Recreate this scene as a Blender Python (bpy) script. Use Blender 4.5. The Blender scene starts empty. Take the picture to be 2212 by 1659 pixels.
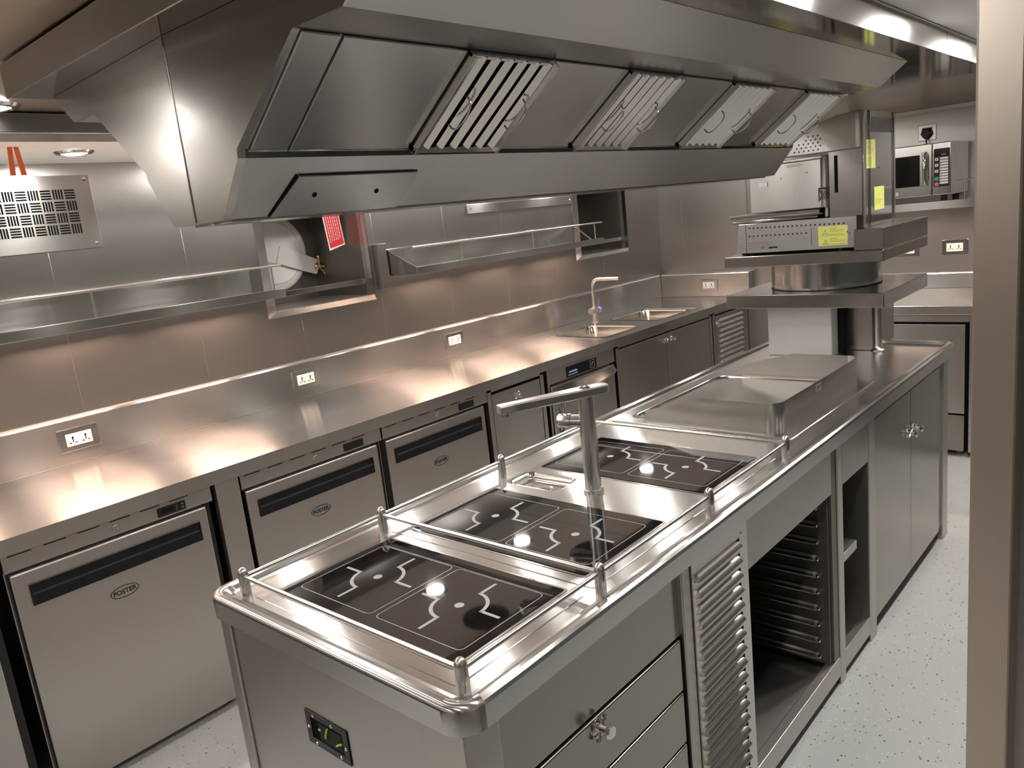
import bpy, bmesh, math, random
from mathutils import Vector, Matrix
random.seed(7)
SC = bpy.context.scene
COL = SC.collection
PI = math.pi

# ---------------------------------------------------------------- camera
cd = bpy.data.cameras.new('camera')
cam = bpy.data.objects.new('camera', cd); COL.objects.link(cam)
cam.location = (0.8881, -0.7687, 1.6597)
cam.rotation_euler = (math.radians(77.977), math.radians(6.1594), math.radians(41.198))
cd.sensor_fit = 'HORIZONTAL'; cd.sensor_width = 36.0
cd.lens = 1687.45 / 2212 * 36.0
cd.clip_start = 0.02; cd.clip_end = 60
SC.camera = cam

# ---------------------------------------------------------------- world, view, lights
w = bpy.data.worlds.new('world'); SC.world = w; w.use_nodes = True
w.node_tree.nodes['Background'].inputs[0].default_value = (1.0, .93, .86, 1)
w.node_tree.nodes['Background'].inputs[1].default_value = 0.03
vs = SC.view_settings
vs.view_transform = 'Standard'; vs.look = 'None'; vs.gamma = 1.0; vs.use_curve_mapping = False
vs.exposure = -0.8
try:
    SC.cycles.max_bounces = 10; SC.cycles.glossy_bounces = 7; SC.cycles.diffuse_bounces = 4
    SC.cycles.sample_clamp_indirect = 6.0; SC.cycles.caustics_reflective = True
    SC.cycles.blur_glossy = 0.3
    SC.cycles.use_denoising = True
except Exception:
    pass

LAMP_COL = (1.0, .96, .91)
CEIL = 2.05
def ceiling_lamp(x, y, power=13.0, size=.10):
    l = bpy.data.lights.new('downlight_glow', 'AREA'); l.shape = 'DISK'; l.size = size
    l.energy = power; l.color = LAMP_COL
    o = bpy.data.objects.new('downlight_glow', l); COL.objects.link(o)
    o.location = (x, y, CEIL - .012)
    return o
# recessed ceiling lamps outside the picture: right aisle, behind the camera, middle strip
for y, pw in ((-1.1, 6), (-.40, 6), (.30, 10), (1.0, 14), (1.70, 16), (2.41, 16), (3.11, 16), (3.81, 14)):
    ceiling_lamp(.40, y, pw)
# row between the hood and the ceiling beam (its first lamp is built below), strip behind the camera
for y, pw in ((.55, 5), (1.25, 5), (1.95, 5), (2.65, 5), (3.35, 5), (4.05, 4)):
    ceiling_lamp(-1.15, y, pw)
ceiling_lamp(-1.30, -.66, 3.5)
for y in (-2.0, -1.0, -.32):
    ceiling_lamp(-2.1, y, 11)
for y in (-2.2,):
    ceiling_lamp(-.35, y, 12)
def shelf_glow(x, y, z, sx, sy, power):
    l = bpy.data.lights.new('shelf_glow', 'AREA'); l.shape = 'RECTANGLE'; l.size = sx; l.size_y = sy
    l.energy = power; l.color = (1.0, .66, .49); l.spread = math.radians(150)
    o = bpy.data.objects.new('shelf_glow', l); COL.objects.link(o); o.location = (x, y, z)
# the light strips under the wall shelves
for y in (-.9, -.25, .35, .92, 2.25, 2.83, 3.40): shelf_glow(-2.265, y, 1.420, .03, .40, 19)
for x in (-.66, -.1, .6): shelf_glow(x, 4.72, 1.43, .25, .03, 6)

# ---------------------------------------------------------------- materials
def newmat(name):
    m = bpy.data.materials.new(name); m.use_nodes = True
    return m, m.node_tree, m.node_tree.nodes['Principled BSDF']
def plain(name, col, rough=.5, metal=0.0, spec=.5, emit=None, es=0.0, coat=0.0):
    m, t, b = newmat(name)
    b.inputs['Base Color'].default_value = (*col, 1); b.inputs['Roughness'].default_value = rough
    b.inputs['Metallic'].default_value = metal; b.inputs['Specular IOR Level'].default_value = spec
    b.inputs['Coat Weight'].default_value = coat
    # a slight procedural mottling so that no surface is perfectly even
    if emit is None:
        tc = t.nodes.new('ShaderNodeNewGeometry'); n = t.nodes.new('ShaderNodeTexNoise')
        n.inputs['Scale'].default_value = 9; n.inputs['Detail'].default_value = 3
        t.links.new(tc.outputs['Position'], n.inputs['Vector'])
        mr = t.nodes.new('ShaderNodeMapRange'); mr.inputs[3].default_value = max(0, rough - .03); mr.inputs[4].default_value = min(1, rough + .03)
        t.links.new(n.outputs['Fac'], mr.inputs[0]); t.links.new(mr.outputs[0], b.inputs['Roughness'])
    else:
        b.inputs['Emission Color'].default_value = (*emit, 1); b.inputs['Emission Strength'].default_value = es
    return m
def steel(name, col, rough, brush=(.04, 1, .02), aniso=.6, streak=.05, wave=0.0, wave_scale=1.6):
    """brushed stainless steel, grain running along `brush`"""
    m, t, b = newmat(name)
    N = t.nodes.new; L = t.links.new
    g = N('ShaderNodeNewGeometry')
    b.inputs['Metallic'].default_value = 1.0
    mp = N('ShaderNodeMapping'); mp.vector_type = 'POINT'
    sc = [1400, 1400, 1400]; k = max(range(3), key=lambda i: abs(brush[i])); sc[k] = 9.0
    mp.inputs['Scale'].default_value = sc
    L(g.outputs['Position'], mp.inputs['Vector'])
    n1 = N('ShaderNodeTexNoise'); n1.inputs['Scale'].default_value = 1.0; n1.inputs['Detail'].default_value = 1
    L(mp.outputs[0], n1.inputs['Vector'])
    n2 = N('ShaderNodeTexNoise'); n2.inputs['Scale'].default_value = 3.2; n2.inputs['Detail'].default_value = 3
    L(g.outputs['Position'], n2.inputs['Vector'])
    mr = N('ShaderNodeMapRange'); mr.inputs[1].default_value = .0; mr.inputs[2].default_value = 1.0
    mr.inputs[3].default_value = max(.02, rough - .035); mr.inputs[4].default_value = rough + .035
    L(n2.outputs['Fac'], mr.inputs[0]); L(mr.outputs[0], b.inputs['Roughness'])
    mx = N('ShaderNodeMix'); mx.data_type = 'RGBA'
    mx.inputs[6].default_value = (*[c * (1 - streak * .5) for c in col], 1); mx.inputs[7].default_value = (*[min(1, c * (1 + streak * .5)) for c in col], 1)
    mr2 = N('ShaderNodeMapRange'); mr2.inputs[1].default_value = .3; mr2.inputs[2].default_value = .7
    L(n1.outputs['Fac'], mr2.inputs[0]); L(mr2.outputs[0], mx.inputs[0]); L(mx.outputs[2], b.inputs['Base Color'])
    if aniso > 0:
        b.inputs['Anisotropic'].default_value = aniso
        cr = N('ShaderNodeVectorMath'); cr.operation = 'CROSS_PRODUCT'
        L(g.outputs['Normal'], cr.inputs[0]); cr.inputs[1].default_value = brush
        nm = N('ShaderNodeVectorMath'); nm.operation = 'NORMALIZE'; L(cr.outputs[0], nm.inputs[0])
        L(nm.outputs[0], b.inputs['Tangent'])
    if wave > 0:
        n3 = N('ShaderNodeTexNoise'); n3.inputs['Scale'].default_value = wave_scale; n3.inputs['Detail'].default_value = 1
        L(g.outputs['Position'], n3.inputs['Vector'])
        bp = N('ShaderNodeBump'); bp.inputs['Strength'].default_value = 1.0; bp.inputs['Distance'].default_value = wave
        L(n3.outputs['Fac'], bp.inputs['Height']); L(bp.outputs[0], b.inputs['Normal'])
    return m
SC1 = (.50, .48, .455)
M = {}
M['top'] = steel('steel_worktop', (.62, .61, .595), .21, aniso=.88)
M['front'] = steel('steel_fronts', SC1, .32, aniso=.6, wave=.001)
M['wall'] = steel('steel_wall_sheet', (.46, .445, .425), .34, brush=(.02, .04, 1), aniso=.6, wave=.006, wave_scale=1.1)
M['backwall'] = steel('steel_back_wall_sheet', (.52, .505, .485), .33, brush=(.02, .04, 1), aniso=.55, wave=.02, wave_scale=1.3)
M['hood'] = steel('steel_hood', (.47, .465, .45), .25, aniso=.6)
M['hoodend'] = steel('steel_hood_end', (.52, .495, .465), .20, brush=(1, .05, .03), aniso=.45, wave=.006, wave_scale=2.2)
M['mirror'] = steel('steel_bright_annealed', (.56, .545, .52), .09, aniso=0, streak=.02)
M['bright'] = steel('steel_polished', (.68, .665, .64), .14, aniso=.3, streak=.02)
M['grill'] = steel('steel_grill_sheet', (.54, .53, .515), .215, brush=(1, .04, .02), aniso=.75, streak=.03)
M['chrome'] = plain('chrome', (.80, .79, .77), .06, 1.0)
M['satin'] = steel('steel_satin_rod', (.74, .71, .68), .26, aniso=0, streak=.03)
M['darkwall'] = plain('dark_unseen_aisle_wall', (.035, .036, .034), .5)  # for the added out-of-view wall that darkens reflections
M['fascia'] = steel('steel_fascia', (.66, .65, .63), .20, aniso=.9, streak=.02)
M['stand'] = steel('steel_smooth_fronts', (.43, .41, .39), .20, aniso=0, streak=.03)
M['lining'] = steel('steel_shaded_interior', (.24, .225, .205), .48, aniso=.3, streak=.03)  # steel with the shade inside recesses and bays put into its colour
M['louvre'] = steel('steel_louvre_panel', (.66, .64, .615), .27, aniso=.5, streak=.03)
M['film'] = plain('film_covered_steel', (.56, .55, .545), .42, .55)
M['island'] = steel('steel_darkened_fronts', (.36, .345, .32), .22, aniso=.3, streak=.03)  # front steel darkened in colour, standing in for dark surroundings it mirrors
M['post'] = steel('steel_post_warm_reflection', (.62, .55, .47), .38, brush=(.02, .04, 1), aniso=.3, streak=.03)  # wall steel with a warm reflection painted into its colour
M['brass'] = plain('brass', (.55, .42, .18), .25, 1.0)
M['black'] = plain('black_plastic', (.010, .010, .011), .38)
M['handle'] = plain('black_handle_plastic', (.009, .010, .014), .33, 0, .3)
M['dark'] = plain('dark_gap', (.005, .005, .005), .85, 0, .1)
M['rubber'] = plain('black_rubber', (.012, .012, .012), .7)
M['glass'] = plain('black_ceramic_glass', (.005, .005, .0055), .035, 0, .42, coat=0)
M['mark'] = plain('pale_screen_print', (.30, .30, .31), .35)
M['line'] = plain('grey_screen_line', (.22, .22, .23), .3)
M['ink'] = plain('black_ink', (.012, .012, .012), .45)
M['greyink'] = plain('grey_ink', (.12, .12, .11), .5)
M['white'] = plain('white_plastic', (.82, .80, .76), .35)
M['paint'] = plain('white_painted_metal', (.66, .66, .64), .35)
M['paintline'] = plain('grey_paint_edge', (.36, .37, .37), .4)
M['ceil'] = plain('white_ceiling_panel', (.92, .91, .885), .38)
M['ceildark'] = steel('steel_ceiling_panel', (.44, .40, .35), .30, aniso=.3, streak=.03)
M['yellow'] = plain('yellow_sticker', (.60, .62, .16), .5)
M['olive'] = plain('olive_print', (.30, .32, .07), .6)
M['red'] = plain('red_tag', (.52, .03, .035), .45)
M['orange'] = plain('orange_strap', (.75, .14, .03), .55)
M['wire'] = plain('green_yellow_wire', (.55, .68, .05), .45)
M['green'] = plain('green_key', (.05, .42, .26), .4)
M['pink'] = plain('red_key', (.70, .16, .17), .4)
M['violet'] = plain('violet_sticker', (.25, .20, .55), .5)
M['screen'] = plain('blue_display', (.02, .05, .10), .3, emit=(.25, .5, .95), es=.6)
M['screenw'] = plain('white_display', (.1, .1, .1), .3, emit=(.7, .8, .95), es=1.0)
M['lamp'] = plain('downlight_lens', (1, 1, 1), .4, emit=LAMP_COL, es=480)
M['puck'] = plain('warm_shelf_light_lens', (1, 1, 1), .4, emit=(1.0, .68, .50), es=8)

def floor_mat():
    m, t, b = newmat('speckled_floor'); N = t.nodes.new; L = t.links.new
    g = N('ShaderNodeNewGeometry')
    cols = [(.46, .47, .46)]
    base = N('ShaderNodeTexNoise'); base.inputs['Scale'].default_value = 2.5; base.inputs['Detail'].default_value = 5
    L(g.outputs['Position'], base.inputs['Vector'])
    mx = N('ShaderNodeMix'); mx.data_type = 'RGBA'; L(base.outputs['Fac'], mx.inputs[0])
    mx.inputs[6].default_value = (.40, .41, .405, 1); mx.inputs[7].default_value = (.46, .47, .465, 1)
    last = mx.outputs[2]
    for sc, thr, keep, colr in ((70, .16, .25, (.03, .03, .035)), (95, .15, .3, (.85, .85, .84)), (48, .17, .16, (.08, .08, .09))):
        v = N('ShaderNodeTexVoronoi'); v.inputs['Scale'].default_value = sc; L(g.outputs['Position'], v.inputs['Vector'])
        lt = N('ShaderNodeMath'); lt.operation = 'LESS_THAN'; lt.inputs[1].default_value = thr; L(v.outputs['Distance'], lt.inputs[0])
        sx = N('ShaderNodeSeparateColor'); L(v.outputs['Color'], sx.inputs[0])
        l2 = N('ShaderNodeMath'); l2.operation = 'LESS_THAN'; l2.inputs[1].default_value = keep; L(sx.outputs[0], l2.inputs[0])
        mu = N('ShaderNodeMath'); mu.operation = 'MULTIPLY'; L(lt.outputs[0], mu.inputs[0]); L(l2.outputs[0], mu.inputs[1])
        k = N('ShaderNodeMix'); k.data_type = 'RGBA'; L(mu.outputs[0], k.inputs[0]); L(last, k.inputs[6]); k.inputs[7].default_value = (*colr, 1)
        last = k.outputs[2]
    L(last, b.inputs['Base Color']); b.inputs['Roughness'].default_value = .42
    return m
M['floor'] = floor_mat()

# ---------------------------------------------------------------- mesh helpers
class MB:
    """collects simple shapes into one mesh; mi is the material slot new faces get"""
    def __init__(s): s.bm = bmesh.new(); s.mi = 0
    def face(s, vs):
        try:
            f = s.bm.faces.new(vs); f.material_index = s.mi; return f
        except ValueError:
            return None
    def hexa(s, p):
        v = [s.bm.verts.new(q) for q in p]
        for idx in ((3, 2, 1, 0), (4, 5, 6, 7), (0, 1, 5, 4), (1, 2, 6, 5), (2, 3, 7, 6), (3, 0, 4, 7)):
            s.face([v[i] for i in idx])
        return s
    def box(s, x0, x1, y0, y1, z0, z1):
        return s.hexa([(x0, y0, z0), (x1, y0, z0), (x1, y1, z0), (x0, y1, z0), (x0, y0, z1), (x1, y0, z1), (x1, y1, z1), (x0, y1, z1)])
    def prism(s, pts, vec):
        vec = Vector(vec); a = [s.bm.verts.new(p) for p in pts]; b = [s.bm.verts.new(Vector(p) + vec) for p in pts]
        n = len(a); s.face(a[::-1]); s.face(b)
        for i in range(n): s.face([a[i], a[(i + 1) % n], b[(i + 1) % n], b[i]])
        return s
    def ring_rows(s, rows, cap0=True, cap1=True):
        R = [[s.bm.verts.new(p) for p in r] for r in rows]
        n = len(R[0])
        for a, b in zip(R, R[1:]):
            for i in range(n): s.face([a[i], a[(i + 1) % n], b[(i + 1) % n], b[i]])
        if cap0: s.face(R[0][::-1])
        if cap1: s.face(R[-1])
        return s
    def lathe(s, base, axis, prof, n=24):
        axis = Vector(axis).normalized(); q = Vector((0, 0, 1)).rotation_difference(axis); base = Vector(base)
        rows = [[base + q @ Vector((r * math.cos(2 * PI * i / n), r * math.sin(2 * PI * i / n), h)) for i in range(n)] for r, h in prof]
        return s.ring_rows(rows)
    def cyl(s, p0, p1, r, n=20, r2=None):
        p0, p1 = Vector(p0), Vector(p1); d = p1 - p0
        return s.lathe(p0, d, [(r, 0), (r if r2 is None else r2, d.length)], n)
    def tube(s, pts, r, n=10, closed=False):
        pts = [Vector(p) for p in pts]; rows = []; up = None; m = len(pts)
        for i, p in enumerate(pts):
            if closed: d = (pts[(i + 1) % m] - pts[i - 1]).normalized()
            else: d = (pts[min(i + 1, m - 1)] - pts[max(i - 1, 0)]).normalized()
            if up is None:
                up = d.cross(Vector((0, 0, 1)))
                if up.length < .05: up = d.cross(Vector((1, 0, 0)))
            up = (up - d * up.dot(d)).normalized(); sd = d.cross(up)
            rows.append([p + (up * math.cos(2 * PI * k / n) + sd * math.sin(2 * PI * k / n)) * r for k in range(n)])
        if closed: rows.append(rows[0]); return s.ring_rows(rows, False, False)
        return s.ring_rows(rows)
    def flat(s, pts, z=None):
        s.face([s.bm.verts.new(p) for p in pts]); return s
    def disc(s, c, axis, r, n=16, th=.0006):
        a = Vector(axis).normalized(); return s.cyl(Vector(c), Vector(c) + a * th, r, n)
    def build(s, name, mats, parent=None, origin=None, bevel=0.0, smooth=40, fix=True):
        if not isinstance(mats, (list, tuple)): mats = [mats]
        if fix: bmesh.ops.recalc_face_normals(s.bm, faces=s.bm.faces[:])
        me = bpy.data.meshes.new(name); s.bm.to_mesh(me); s.bm.free()
        return finish(me, name, mats, parent, origin, bevel, smooth)
ORI = {}
def crisp(me, ang):
    """smooth shading for curved strips, true flat shading for every large or many-cornered face"""
    me.set_sharp_from_angle(angle=math.radians(ang))
    flat = [p for p in me.polygons if p.area > .006 or len(p.vertices) > 8]
    if not flat: return
    key = {}
    for p in flat:
        p.use_smooth = False
        for k in p.edge_keys: key[k] = True
    for e in me.edges:
        if e.key in key: e.use_edge_sharp = True
def finish(me, name, mats, parent=None, origin=None, bevel=0.0, smooth=40):
    for m in mats: me.materials.append(m)
    if parent is not None: org = ORI[parent]
    elif origin is not None: org = Vector(origin)
    else:
        co = [v.co for v in me.vertices]
        lo = [min(c[i] for c in co) for i in range(3)]; hi = [max(c[i] for c in co) for i in range(3)]
        org = Vector(((lo[0] + hi[0]) / 2, (lo[1] + hi[1]) / 2, lo[2]))
    me.transform(Matrix.Translation(-org))
    for p in me.polygons: p.use_smooth = True
    crisp(me, smooth)
    o = bpy.data.objects.new(name, me); COL.objects.link(o); ORI[o] = org
    if parent is not None: o.parent = parent
    else: o.location = org
    if bevel:
        md = o.modifiers.new('bevel', 'BEVEL'); md.width = bevel; md.segments = 2; md.limit_method = 'ANGLE'; md.angle_limit = math.radians(50)
        md.harden_normals = False
    return o
def tag(o, label, cat, group=None):
    o['label'] = label; o['category'] = cat
    if group: o['group'] = group
    return o
def thing(name, label, cat, loc, group=None):
    o = bpy.data.objects.new(name, None); COL.objects.link(o); o.location = loc; ORI[o] = Vector(loc)
    o.empty_display_size = .05
    return tag(o, label, cat, group)
def struct(o): o['kind'] = 'structure'; return o
def dup(root, offset, label=None):
    r = root.copy(); COL.objects.link(r); r.location = root.location + Vector(offset); ORI[r] = ORI[root] + Vector(offset)
    if label: r['label'] = label
    for ch in list(root.children):
        c = ch.copy(); COL.objects.link(c); c.parent = r
        for g in list(ch.children):
            d = g.copy(); COL.objects.link(d); d.parent = c
    return r
def cut(o, cutters):
    """subtract MB shapes from o for good (the cutters leave the scene)"""
    tmp = []
    for mb in cutters:
        bmesh.ops.recalc_face_normals(mb.bm, faces=mb.bm.faces[:])
        me = bpy.data.meshes.new('tmp'); mb.bm.to_mesh(me); mb.bm.free()
        c = bpy.data.objects.new('tmp', me); COL.objects.link(c); tmp.append(c)
        org = ORI[o]; c.location = (0, 0, 0)
        if o.parent is None: pass
        md = o.modifiers.new('b', 'BOOLEAN'); md.operation = 'DIFFERENCE'; md.solver = 'EXACT'; md.object = c
    bpy.context.view_layer.update()
    dg = bpy.context.evaluated_depsgraph_get()
    keep = [m for m in o.modifiers if m.type == 'BEVEL']
    bev = [(m.width,) for m in keep]
    for m in keep: o.modifiers.remove(m)
    bpy.context.view_layer.update(); dg = bpy.context.evaluated_depsgraph_get()
    nm = bpy.data.meshes.new_from_object(o.evaluated_get(dg))
    o.modifiers.clear(); o.data = nm
    for p in nm.polygons: p.use_smooth = True
    crisp(nm, 40)
    for c in tmp: bpy.data.objects.remove(c)
    for (wd,) in bev:
        md = o.modifiers.new('bevel', 'BEVEL'); md.width = wd; md.segments = 2; md.limit_method = 'ANGLE'; md.angle_limit = math.radians(50)
    return o
def rr(x0, x1, y0, y1, r, n=6):
    """rounded rectangle loop in the XY plane (2D points, counter-clockwise)"""
    out = []
    for cx, cy, a0 in ((x1 - r, y1 - r, 0), (x0 + r, y1 - r, PI / 2), (x0 + r, y0 + r, PI), (x1 - r, y0 + r, 1.5 * PI)):
        for k in range(n + 1):
            a = a0 + PI / 2 * k / n; out.append((cx + r * math.cos(a), cy + r * math.sin(a)))
    return out
def text_mesh(body, size, bold=0.0):
    cu = bpy.data.curves.new('t', 'FONT'); cu.body = body; cu.size = size; cu.align_x = 'CENTER'; cu.align_y = 'CENTER'; cu.extrude = .0004; cu.offset = bold
    o = bpy.data.objects.new('t', cu); COL.objects.link(o); bpy.context.view_layer.update()
    dg = bpy.context.evaluated_depsgraph_get(); me = bpy.data.meshes.new_from_object(o.evaluated_get(dg))
    bpy.data.objects.remove(o); return me
def add_text(mb, body, size, mat4, bold=0.0):
    me = text_mesh(body, size, bold); me.transform(mat4)
    n0 = len(mb.bm.faces); mb.bm.from_mesh(me); mb.bm.faces.ensure_lookup_table()
    for f in mb.bm.faces[n0:]: f.material_index = mb.mi
    bpy.data.meshes.remove(me)
def basis(right, up, loc):
    r = Vector(right).normalized(); u = Vector(up).normalized(); n = r.cross(u)
    return Matrix(((r.x, u.x, n.x, loc[0]), (r.y, u.y, n.y, loc[1]), (r.z, u.z, n.z, loc[2]), (0, 0, 0, 1)))

# ================================================================ SETTING
FL = -.005
XW = -2.455          # left wall sheet
YB = 5.0             # back wall
struct(MB().box(-3.2, 2.1, -2.7, 5.2, FL - .1, FL).build('floor', M['floor']))
# left wall, with two deep porthole recesses
R1 = (1.254, 1.851, 1.342, 1.90); R2 = (3.715, 4.315, 1.345, 1.90); RX = -2.926
mb = MB()
for y0, y1, z0, z1 in ((-2.7, R1[0], FL, 2.2), (R1[0], R1[1], FL, R1[2]), (R1[0], R1[1], R1[3], 2.2), (R1[1], R2[0], FL, 2.2),
                       (R2[0], R2[1], FL, R2[2]), (R2[0], R2[1], R2[3], 2.2), (R2[1], 4.9, FL, 2.2)):
    mb.box(XW - .03, XW, y0, y1, z0, z1)
for y in (-.2, .341, .879, 1.405, 1.92, 2.442, 2.946, 3.46, 4.02, 4.55):
    for z0, z1 in ((1.08, R1[2] - .03), (R1[3] + .04, CEIL)) if (R1[0] - .05 < y < R1[1] + .05 or R2[0] - .05 < y < R2[1] + .05) else ((1.08, CEIL),):
        mb.box(XW, XW + .0004, y - .0004, y + .0004, z0, z1)
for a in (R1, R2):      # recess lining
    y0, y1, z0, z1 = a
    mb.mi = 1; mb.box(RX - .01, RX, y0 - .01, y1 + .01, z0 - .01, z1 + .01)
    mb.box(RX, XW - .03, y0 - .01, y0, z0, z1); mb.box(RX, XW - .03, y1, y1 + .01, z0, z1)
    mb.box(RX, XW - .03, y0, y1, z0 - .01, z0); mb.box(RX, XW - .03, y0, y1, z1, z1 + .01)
struct(mb.build('wall_left', [M['wall'], M['lining']]))
mb = MB(); mb.box(-3.2, -1.0, 4.83, 4.88, FL, 2.2); mb.box(-1.0, -.97, 4.83, 5.05, FL, 2.2); mb.box(-.97, 2.1, YB, YB + .05, FL, 2.2)
for x in (-2.25, -1.72): mb.box(x - .0016, x + .0016, 4.8288, 4.83, .1, CEIL)
struct(mb.build('wall_back', M['backwall']))
mb = MB(); mb.box(2.0, 2.05, -2.7, .4, FL, 2.2); mb.mi = 1; mb.box(1.30, 1.35, .40, 5.2, FL, 2.2)  # second box: unseen dark wall, added so the steel fronts reflect dark
struct(mb.build('wall_right', [M['wall'], M['darkwall']]))
struct(MB().box(-3.2, 2.1, -2.75, -2.7, FL, 2.2).build('wall_front', M['wall']))
mb = MB(); mb.box(-2.5, -1.43, -2.7, 4.9, CEIL, CEIL + .1); mb.box(.278, 2.1, -2.7, 5.1, CEIL, CEIL + .1)
mb.mi = 1; mb.box(-1.43, .278, -2.7, 5.1, CEIL + .002, CEIL + .1)
mb.mi = 2
for y in (-.9, .95, 2.8): mb.box(-2.45, -1.43, y - .002, y + .002, CEIL - .0006, CEIL)
for x in (.95, 1.5): mb.box(x - .002, x + .002, -2.7, 5.0, CEIL - .0006, CEIL)
struct(mb.build('ceiling', [M['ceil'], M['ceildark'], M['greyink']]))
struct(MB().box(-1.534, -1.377, -2.7, 4.83, 2.0, CEIL).build('trim_1', M['hood'], bevel=.004))
mb = MB(); mb.prism([(-.97, YB, 2.03), (-.97, YB - .03, 2.03), (-.97, YB - .07, CEIL), (-.97, YB, CEIL)], (2.97, 0, 0))
struct(mb.build('trim_2', M['ceil']))
mb = MB(); mb.box(XW, -1.0, 4.81, 4.83, 2.02, CEIL); struct(mb.build('trim_3', M['hood']))
# frames of the porthole recesses
for k, a in ((4, R1), (5, R2)):
    y0, y1, z0, z1 = a; mb = MB(); t = .03
    P = [(y0, z0), (y1, z0), (y1, z1), (y0, z1)]; Q = [(y0 - t, z0 - t), (y1 + t, z0 - t), (y1 + t, z1 + t), (y0 - t, z1 + t)]
    for i in range(4):
        j = (i + 1) % 4
        mb.hexa([(XW + .001, Q[i][0], Q[i][1]), (XW + .001, Q[j][0], Q[j][1]), (XW + .001, P[j][0], P[j][1]), (XW + .001, P[i][0], P[i][1]),
                 (XW + .003, Q[i][0], Q[i][1]), (XW + .003, Q[j][0], Q[j][1]), (XW + .030, P[j][0], P[j][1]), (XW + .030, P[i][0], P[i][1])])
    struct(mb.build('trim_%d' % k, M['top']))
# partition with its end post close to the camera on the right
struct(MB().box(.678, .726, .28, .42, FL, CEIL).build('trim_6', M['post'], bevel=.003))
struct(MB().box(.726, 2.0, .33, .40, FL, CEIL).build('wall_partition', M['wall']))

# ================================================================ CEILING LAMPS
def downlight(x, y, label):
    t = thing('ceiling_downlight', label, 'ceiling light', (x, y, CEIL - .02), 'recessed downlights in the ceiling')
    mb = MB(); n = 28
    prof = [(.044, CEIL - .001), (.047, CEIL - .010), (.060, CEIL - .008), (.066, CEIL - .001)]
    rows = [[(x + r * math.cos(2 * PI * i / n), y + r * math.sin(2 * PI * i / n), z) for i in range(n)] for r, z in prof]
    mb.ring_rows(rows, False, False).build('trim_ring', M['chrome'], t)
    MB().lathe((x, y, CEIL - .004), (0, 0, 1), [(.030, -.007), (.043, -.003), (.044, .001)], 28).build('lens', M['lamp'], t)
    return t
d0 = downlight(-2.12, .385, 'lit round ceiling downlight in white ceiling near the orange straps')
LL = {1.05: 'second lit downlight of the row over the left worktop, hidden above the hood',
      1.73: 'third lit downlight over the left worktop, mirrored in the nearest hob',
      2.45: 'fourth lit downlight over the left worktop, mirrored in the middle hob',
      3.15: 'fifth lit downlight of the row over the left worktop, before the sink',
      3.86: 'sixth lit downlight over the sink, mirrored in the hob farthest back'}
for y, lb in LL.items(): dup(d0, (0, y - .385, 0), lb)
dup(d0, (-1.29 + 2.12, -.100 - .385, .0), 'lit downlight at left frame edge, in brown ceiling strip beside the hood')
for (x, y, lb) in ((-1.68, 1.66, 'black round ceiling diffuser seen as dark oval mirrored in nearest hob'),
                   (-1.66, 2.55, 'black round ceiling diffuser seen as dark oval mirrored in middle hob')):
    t = thing('ceiling_diffuser', lb, 'ceiling vent', (x, y, CEIL - .03), 'black round ceiling diffusers')
    MB().lathe((x, y, CEIL), (0, 0, -1), [(.115, 0), (.115, .012), (.10, .018)], 32).build('rim', M['rubber'], t)
    mb = MB()
    for r in (.035, .06, .085): mb.lathe((x, y, CEIL - .018), (0, 0, -1), [(r, 0), (r - .012, .010)], 8)
    mb.build('cone', M['rubber'], t)

# ================================================================ EXTRACTOR HOOD
XC = -.335; HY0, HY1 = -.12, 1.905
hood = thing('extractor_hood', 'large steel extractor hood hanging over the cooking island', 'extractor hood', (XC, .9, 1.70))
mb = MB()                                                   # flat canopy slab: bright sheet underneath, skirts round it
mb.box(-.868, .278, -.194, 2.6, 1.988, CEIL - .002)
can = mb.build('canopy', M['mirror'], hood, bevel=.003)
mb = MB(); mb.box(.278, .281, -.197, 2.6, 1.984, CEIL - .006); mb.box(.278, .290, -.197, 2.6, CEIL - .006, CEIL - .002)
mb.box(.2805, .2822, 1.895, 1.899, 1.985, CEIL - .006)
mb.build('fascia', M['fascia'], hood, bevel=.001)
MB().box(-.868, .278, -.197, -.1942, 1.986, CEIL - .002).build('fascia', M['hoodend'], hood, bevel=.001)
half = [(.080, 1.704), (.149, 1.787), (.151, 1.800), (.323, 1.9265), (.333, 1.9268), (.426, 1.928), (.508, 1.9875)]
right = [(XC + a, z) for a, z in half]; left = [(XC - a, z) for a, z in half[::-1]]
prof = left + right                                         # left top ... bottom ... right top
mb = MB()
# body skin without the end faces; recessed groove under the filters
def strip(mb, pts, y0, y1):
    a = [mb.bm.verts.new((x, y0, z)) for x, z in pts]; b = [mb.bm.verts.new((x, y1, z)) for x, z in pts]
    for i in range(len(a) - 1): mb.face([a[i], a[i + 1], b[i + 1], b[i]])
grv = lambda s: [(XC + s * .149, 1.787), (XC + s * .100, 1.788), (XC + s * .100, 1.7995), (XC + s * .151, 1.800)]
strip(mb, left[:4], HY0, HY1); strip(mb, left[3:5], HY0, HY1)
strip(mb, grv(-1), HY0, HY1); strip(mb, [left[5], left[6], right[0], right[1]], HY0, HY1)
strip(mb, grv(1), HY0, HY1); strip(mb, right[2:4], HY0, HY1)
mb.build('body', M['hood'], hood, fix=False)
mb = MB(); strip(mb, right[3:], HY0, HY1); mb.build('gutter_rim', M['hood'], hood, fix=False)
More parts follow.
